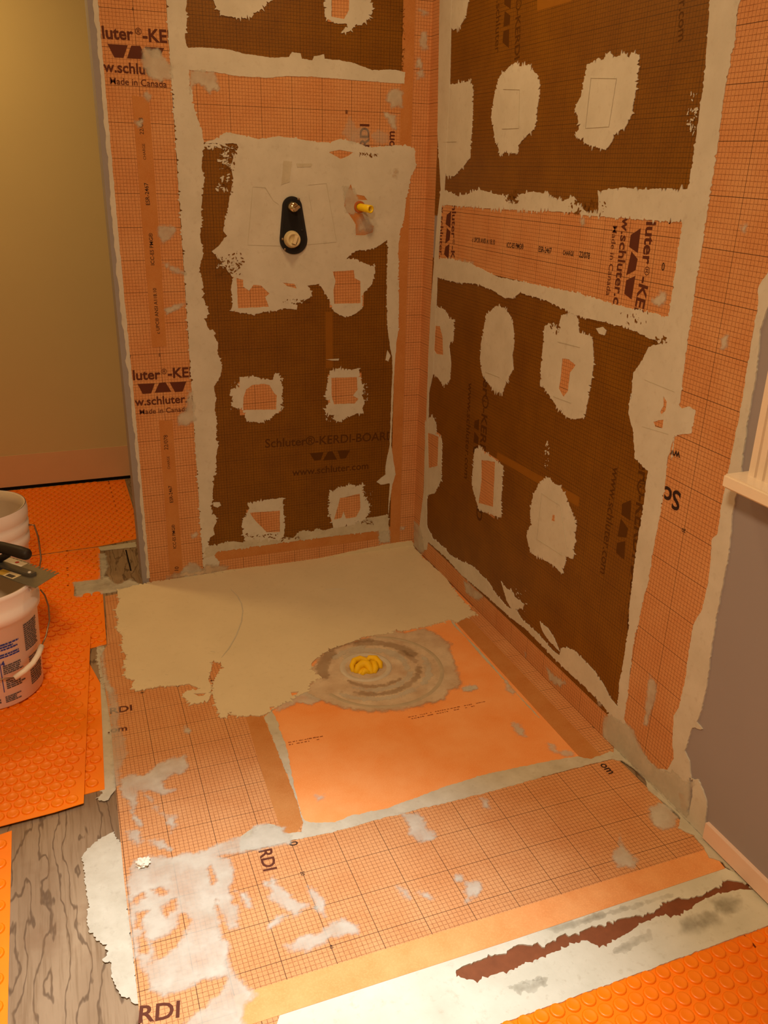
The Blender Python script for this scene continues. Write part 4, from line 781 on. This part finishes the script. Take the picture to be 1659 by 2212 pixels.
mat_([(-2.2, .352), (-1.197, .390), (-1.215, .09), (-1.306, .088), (-1.312, -.02), (-1.214, -.004), (-1.228, -.395), (-1.30, -.41), (-2.2, -.41)], Z0, 'notched orange studded mat beside the wall end, partly under the buckets', 0, 0, .03, seg=10)
mat_([(-2.1, -.42), (-1.30, -.425), (-1.262, -.62), (-1.284, -1.103), (-2.1, -1.16)], Z0, 'orange studded mat mostly hidden beneath the loose mat, its right edge showing', .012, 0, .03)
mat_([(-2.1, -.36), (-1.272, -.325), (-1.334, -1.148), (-1.40, -1.158), (-2.1, -1.20)], Z0+.0085, 'loose orange studded mat on top of another, front bucket standing on it', .008, .004, .045)
mat_([(-2.0, -1.215), (-1.53, -1.185), (-1.493, -1.178), (-1.488, -2.1), (-2.0, -2.1)], Z0, 'orange studded mat at the lower left beside bare plywood', .010, 0, .01)
mat_([(-.95, -1.999), (-.693, -1.984), (-.037, -1.979), (-.006, -1.978), (-.006, -2.7), (-.95, -2.7)], Z0, 'orange studded mat at the lower right before the mortar band', .004, .012, 0.0, .0335, .030)
prism('cut_line', 'F', strip('F', fl('m', [(1500, 1530), (1560, 1590), (1600, 1640), (1650, 1690)]), .004), -.003, -.0022, flat('cut_dark', srgb(110, 44, 8), .8, .2), bpy.data.objects['studded_mat.005'])

MPR = flat('mat_print', srgb(120, 52, 6), .7, .2)
dashes('F', 'h', (945, 595), (868, 325), 1, .01, -.0021, bpy.data.objects['studded_mat'], MPR, 5, .008)
dashes('F', 'h', (548, 1185), (540, 875), 1, .01, -.0021, bpy.data.objects['studded_mat.001'], MPR, 6, .010)
# ================================================================== BUCKETS
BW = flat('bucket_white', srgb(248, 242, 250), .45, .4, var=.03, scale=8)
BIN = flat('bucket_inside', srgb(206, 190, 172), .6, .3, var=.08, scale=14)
WIRE = flat('wire_steel', srgb(150, 132, 112), .35, .5, 1.0)
def bucket(c, label, H=.345, rb=.132, rt=.148, z=.0, rings=1):
    b = empty('bucket', (c[0], c[1], z)); tag(b, label, 'bucket', 'white mortar buckets')
    rr = lambda t: rb+(rt-rb)*t
    prof = [(0, 0), (rb-.006, .0), (rb, .006)]
    if rings == 1: prof += [(rr(.74), H*.74), (rr(.75)+.009, H*.755), (rr(.80)+.010, H*.82), (rr(.84)+.004, H*.85), (rr(.87)+.003, H*.88), (rr(.96)+.004, H*.965), (rr(1)+.006, H-.006), (rr(1)+.002, H)]
    else: prof += [(rr(.62), H*.62), (rr(.64)+.007, H*.64), (rr(.70)+.007, H*.71), (rr(.72)+.002, H*.73), (rr(.75)+.008, H*.76), (rr(.82)+.008, H*.83), (rr(.84)+.002, H*.85), (rr(.87)+.008, H*.88), (rr(.95)+.008, H*.95), (rr(1)+.004, H)]
    bm = bmesh.new(); lathe(bm, prof, (c[0], c[1], z), 64); child_bm('body', bm, BW, b, True)
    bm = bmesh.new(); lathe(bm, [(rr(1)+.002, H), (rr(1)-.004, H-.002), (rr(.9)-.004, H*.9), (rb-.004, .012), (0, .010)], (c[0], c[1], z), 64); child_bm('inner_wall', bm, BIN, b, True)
    return b
B1 = (-1.548, -.560); ZB = Z0+.0085+.006
b1 = bucket(B1, 'white bucket with printed text and wire handle in front, trowel across its rim', z=ZB)
B2 = (-1.575, -.02)
b2 = bucket(B2, 'ribbed white bucket standing behind the front bucket', H=.37, z=Z0+.006, rings=3)
def onb(c, z0, ang, z, rb=.132, rt=.148, H=.345, e=.0008):
    r = rb+(rt-rb)*z/H+e; return Vector((c[0]+r*math.cos(ang), c[1]+r*math.sin(ang), z0+z))
def bprint(a0, a1, zt, zb, n, mat, seed, fill=.85, slope=.0, name='printed_text'):
    """lines of fine print wrapped round the bucket"""
    rnd = random.Random(seed); bm = bmesh.new(); dz = (zt-zb)/n
    for i in range(n):
        z = zt-dz*i; a = a0; end = a1-(a1-a0)*rnd.random()*(1-fill)
        while a < end:
            w_ = rnd.uniform(.03, .10); a2 = min(a+w_, end); m = 3
            for j in range(m):
                x0 = a+(a2-a)*j/m; x1 = a+(a2-a)*(j+1)/m
                bm.faces.new([bm.verts.new(onb(B1, ZB, x, zz)) for x, zz in ((x0, z-dz*.62), (x1, z-dz*.62), (x1, z), (x0, z))])
            a = a2+rnd.uniform(.006, .014)
    return child_bm(name, bm, mat, b1)
INKG = flat('ink_grey', srgb(88, 82, 92), .6, .3); INKB = flat('ink_blue', srgb(52, 62, 160), .6, .3)
bprint(-.74, -.30, .235, .150, 13, INKG, 1); bprint(-.68, -.18, .128, .035, 13, INKG, 2); bprint(-1.45, -.82, .205, .182, 3, INKB, 3, .6); bprint(-1.45, -.86, .174, .160, 2, INKB, 4, .7)
bprint(-1.26, -.80, .138, .108, 5, INKG, 5, .7); bprint(-1.24, -.80, .092, .060, 5, INKG, 6, .6); bprint(-1.30, -.90, .040, .018, 4, INKG, 7, .5)
bprint(-1.9, -1.36, .135, .020, 14, INKG, 8, .8)
bm = bmesh.new()
for z0, z1 in ((.055, .150),):
    bm.faces.new([bm.verts.new(onb(B1, ZB, a, z)) for a, z in ((-1.31, z0), (-1.295, z0), (-1.295, z1), (-1.31, z1))])
child_bm('printed_rule', bm, INKB, b1)
vs, fs = text_mesh('4', .02); bm = bmesh.new(); bv = [bm.verts.new(onb(B1, ZB, -1.285+x*.020/.14, .138+y*.022)) for x, y in vs]
for f in fs: bm.faces.new([bv[i] for i in f])
child_bm('printed_number', bm, INKB, b1)
# wire handle: from the ear at the right, down in front of the body, with a white plastic grip
hp = [onb(B1, ZB, .05, .285, e=.012), onb(B1, ZB, .0, .270, e=.022), onb(B1, ZB, -.02, .235, e=.030), onb(B1, ZB, -.08, .195, e=.030), onb(B1, ZB, -.25, .160, e=.022), onb(B1, ZB, -.42, .140, e=.016)]
g0, g1 = onb(B1, ZB, -.40, .142, e=.016), onb(B1, ZB, -1.12, .100, e=.018)
bm = bmesh.new(); tube(bm, hp, .0022, 8); child_bm('wire_handle', bm, WIRE, b1, True)
bm = bmesh.new(); tube(bm, [g1, onb(B1, ZB, -1.25, .104, e=.010), onb(B1, ZB, -1.5, .104, e=.010), onb(B1, ZB, -1.9, .11, e=.012)], .0022, 8); hw = child_bm('wire_handle', bm, WIRE, b1, True)
bm = bmesh.new(); tube(bm, [g0+(g1-g0)*t+Vector((.012*math.sin(math.pi*t), -.012*math.sin(math.pi*t), 0)) for t in (0, .25, .5, .75, 1)], .0078, 12); g_ = child_bm('grip', bm, flat('grip_white', srgb(244, 236, 230), .4, .4), hw, True)
bm = bmesh.new(); tube(bm, [Vector((B2[0]+.150, B2[1]-.02, .295)), Vector((B2[0]+.168, B2[1]-.02, .292)), Vector((B2[0]+.176, B2[1]-.03, .25)), Vector((B2[0]+.176, B2[1]-.05, .18)), Vector((B2[0]+.16, B2[1]-.09, .13))], .0028, 8); child_bm('wire_handle', bm, WIRE, b2, True)
# mortar dribble on the rim
bm = bmesh.new(); lathe(bm, [(.150, .338), (.158, .335), (.160, .322), (.155, .318)], (B1[0], B1[1], ZB), 10, a0=-.55, a1=.05); child_bm('mortar_dribble', bm, flat('dribble', srgb(238, 226, 220), .7, .3), b1, True)

# ------------------------------------------------------------------ notched trowel resting on the front bucket
ZT = ZB+.349
STEEL = flat('trowel_steel', srgb(150, 146, 140), .35, .5, .9, var=.15, scale=40)
def onz(px, py, z): return at('F', px, py, z)
A = Vector(onz(128, 1238, ZT)); Bq = Vector(onz(76, 1271, ZT)); ax = (Vector(onz(20, 1203, ZT))-A).normalized(); sd = (Bq-A)
sd = sd - ax*sd.dot(ax); wd_ = .112; sd = sd.normalized()
trow = empty('notched_trowel', (A.x, A.y, ZT)); tag(trow, 'steel notched trowel with black handle lying across the front bucket', 'trowel')
shift = (Bq-A).dot(ax)
LEN = .28
P = lambda t, s, z=0: (A.x+ax.x*t+sd.x*s, A.y+ax.y*t+sd.y*s, ZT+z)
bladepts = []
wid = abs((Bq-A).dot(sd))
bl = [(shift+LEN, wid), (shift, wid), (0, 0)]
t = .004
top = []
while t < LEN:
    top += [(t, 0), (t, .011), (t+.008, .011), (t+.008, 0)]; t += .0155
top.append((LEN, 0))
bl = bl[:2]+[(0, 0)]+top
prism('blade', 'F', [P(a, b)[:2] for a, b in bl], ZT, ZT+.0016, STEEL).parent = trow
bpy.data.objects['blade'].matrix_parent_inverse = Matrix.Translation(-trow.location)
def tchild(o): o.parent = trow; o.matrix_parent_inverse = Matrix.Translation(-trow.location); return o
tchild(prism('tang', 'F', [P(a, b)[:2] for a, b in ((.045, wid*.40), (.045, wid*.60), (.26, wid*.60), (.26, wid*.40))], ZT+.0016, ZT+.009, flat('tang_grey', srgb(120, 118, 112), .4, .5, .6)))
bm = bmesh.new(); lathe(bm, [(0, .012), (.004, .011), (.005, .009), (.005, .0)], P(.058, wid*.52), 12); child_bm('rivet', bm, flat('rivet_white', srgb(226, 226, 226), .3, .6), trow, True)
lab = tchild(prism('product_label', 'F', [P(a, b)[:2] for a, b in ((.10, wid*.64), (.10, wid*.97), (.27, wid*.97), (.27, wid*.64))], ZT+.0016, ZT+.0018, flat('label_navy', srgb(40, 42, 66), .5, .4)))
tchild(prism('barcode_label', 'F', [P(a, b)[:2] for a, b in ((.075, wid*.66), (.075, wid*.95), (.118, wid*.95), (.118, wid*.66))], ZT+.0016, ZT+.0020, flat('label_cream', srgb(212, 196, 160), .6, .3)))
tchild(prism('barcode', 'F', [P(a, b)[:2] for a, b in ((.082, wid*.78), (.082, wid*.92), (.110, wid*.92), (.110, wid*.78))], ZT+.0018, ZT+.0022, flat('bar_dark', srgb(70, 62, 56), .6, .3)))
tchild(prism('gold_band', 'F', [P(a, b)[:2] for a, b in ((.119, wid*.66), (.119, wid*.95), (.15, wid*.95), (.15, wid*.66))], ZT+.0016, ZT+.0020, flat('label_gold', srgb(186, 150, 60), .5, .4)))
tchild(prism('white_label', 'F', [P(a, b)[:2] for a, b in ((.12, wid*.05), (.12, wid*.30), (.25, wid*.30), (.25, wid*.05))], ZT+.0016, ZT+.0020, flat('label_white', srgb(222, 214, 204), .6, .3)))
tchild(prism('red_dot', 'F', circ(P(.152, wid*.16)[:2], .006, 14), ZT+.0018, ZT+.0023, flat('dot_red', srgb(180, 30, 36), .5, .4)))
# handle: a thick black rubber grip above the blade
BLK = flat('rubber_black', srgb(34, 26, 24), .55, .4)
hz = ZT+.052
h0 = Vector(onz(62, 1199, hz)); h1 = Vector(onz(0, 1186, hz)); hd = (h1-h0).normalized()
pts = [(h0.x+hd.x*t, h0.y+hd.y*t, hz+dz) for t, dz in ((-.004, 0), (.0, 0), (.006, .001), (.03, .003), (.06, .005), (.09, .006), (.13, .004), (.15, 0))]
bm = bmesh.new(); tube(bm, pts, [.006, .013, .0165, .0175, .0165, .0165, .017, .012], 16); child_bm('handle', bm, BLK, trow, True)
bm = bmesh.new(); q0 = Vector(pts[4]); tube(bm, [q0, q0+Vector((hd.x*.02, hd.y*.02, -.02)), Vector(P(.20, wid*.5, .006))], [.012, .010, .010], 10); child_bm('handle_post', bm, BLK, trow, True)

# ================================================================== SHOWER VALVE AND PIPE STUB
valve = empty('shower_valve', (-.486, -.003, 1.24)); tag(valve, 'black teardrop valve plate with brass and plastic stems on the shower wall', 'valve')
c1 = at('L', 630, 447); c2 = at('L', 633, 517)
def hull(c_a, r_a, c_b, r_b, n=22):
    pts = []; L_ = math.hypot(c_b[0]-c_a[0], c_b[1]-c_a[1]); base = math.atan2(c_a[1]-c_b[1], c_a[0]-c_b[0]); th = math.acos(max(-1, min(1, (r_b-r_a)/L_)))
    for i in range(n+1): a = base-th+2*th*i/n; pts.append((c_a[0]+r_a*math.cos(a), c_a[1]+r_a*math.sin(a)))
    for i in range(n+1): a = base+th+(2*math.pi-2*th)*i/n; pts.append((c_b[0]+r_b*math.cos(a), c_b[1]+r_b*math.sin(a)))
    return pts
BP = flat('plate_black', srgb(26, 26, 30), .45, .4, var=.2)
vchild = lambda o: (setattr(o, 'parent', valve), setattr(o, 'matrix_parent_inverse', Matrix.Translation(-valve.location)), o)[2]
vchild(prism('plate', 'L', hull(c1, .0335, c2, .0475), .0, .009, BP))
vchild(prism('plate_recess', 'L', hull((c1[0], c1[1]), .026, (c2[0], c2[1]), .040), .008, .0096, flat('plate_inner', srgb(22, 22, 26), .6, .3)))
def ycyl(name, c, prof, mat, parent, seg=28):
    bm = bmesh.new(); lathe(bm, prof, (0, 0, 0), seg)
    for v in bm.verts: x, y, z = v.co; v.co = (c[0]+x, -z, c[1]+y)
    return child_bm(name, bm, mat, parent, True)
CHR = flat('brass_chrome', srgb(200, 184, 150), .18, .6, 1.0)
CRM = flat('plastic_cream', srgb(214, 200, 160), .45, .4)
e1, e2 = at('L', 630, 442, .03), at('L', 634, 518, .03)
ycyl('brass_stem', c1, [(.018, 0), (.018, .012), (.0155, .014), (.0155, .030), (.013, .034), (.0, .034)], CHR, valve)
ycyl('cartridge_base', e2, [(.028, .0), (.028, .012), (.0245, .016), (.0245, .03), (.022, .034), (.016, .034), (.016, .030), (0, .030)], CRM, valve)
bm = bmesh.new(); box(bm, -.005, .005, -.046, -.028, -.014, .014)
for v in bm.verts: x, y, z = v.co; a = -.35; v.co = (e2[0]+.003+x*math.cos(a)-z*math.sin(a), y, e2[1]+.001+x*math.sin(a)+z*math.cos(a))
child_bm('cartridge_key', bm, flat('key_white', srgb(226, 212, 176), .4, .4), valve)
bm = bmesh.new(); box(bm, -.012, .012, -.046, -.033, -.0045, .0045)
for v in bm.verts: x, y, z = v.co; a = .6; v.co = (c1[0]+.005+x*math.cos(a)-z*math.sin(a), y, c1[1]-.003+x*math.sin(a)+z*math.cos(a))
child_bm('stem_key', bm, CHR, valve)
for px, py in ((643, 430), (614, 538), (651, 497), (609, 516)):
    ycyl('screw', at('L', px, py), [(.0042, .009), (.0042, .0112), (.003, .0122), (0, .0122)], WIRE if py != 497 else BP, valve, 12)
# yellow pipe stub
pb = at('L', 776, 447); pipe = empty('pipe_stub', (pb[0], 0, pb[1])); tag(pipe, 'short yellow plastic pipe sticking out of the shower wall', 'pipe')
tipd = at('L', 801, 452, .055)
bm = bmesh.new(); S_ = 24
base = Vector((pb[0], .004, pb[1])); tip = Vector((tipd[0], -.055, tipd[1])); d = (tip-base).normalized(); a_ = d.orthogonal().normalized(); b_ = d.cross(a_)
rows = []
for p, r in ((base, .0125), (base+(tip-base)*.5, .0125), (tip, .013), (tip, .0092), (base+(tip-base)*.4, .0085)): rows.append([bm.verts.new(p+(a_*math.cos(2*math.pi*i/S_)+b_*math.sin(2*math.pi*i/S_))*r) for i in range(S_)])
for r0, r1 in zip(rows, rows[1:]):
    for i in range(S_): bm.faces.new((r0[i], r0[(i+1) % S_], r1[(i+1) % S_], r1[i]))
bm.faces.new(rows[-1]); child_bm('tube', bm, flat('pipe_yellow', srgb(250, 218, 20), .35, .45, var=.05), pipe, True)
ycyl('seal_ring', pb, [(.020, .002), (.0195, .006), (.0165, .008), (.012, .006)], flat('seal_brown', srgb(176, 96, 40), .6, .35), pipe)
# dried mortar crumb on the floor strip
cr = fl('o', [(355, 470)])[0]
bm = bmesh.new(); bmesh.ops.create_icosphere(bm, subdivisions=3, radius=1)
for v in bm.verts:
    q = v.co.copy(); r = .7+.8*noise.noise(q*2.3+Vector((1, 4, 2))); v.co = Vector((cr[0]+q.x*r*.020, cr[1]+q.y*r*.016, .0085+q.z*r*.009))
tag(child_bm('mortar_crumb', bm, flat('crumb_white', srgb(236, 226, 212), .8, .2), None), 'small white dried mortar lump on the left floor strip', 'mortar lump')
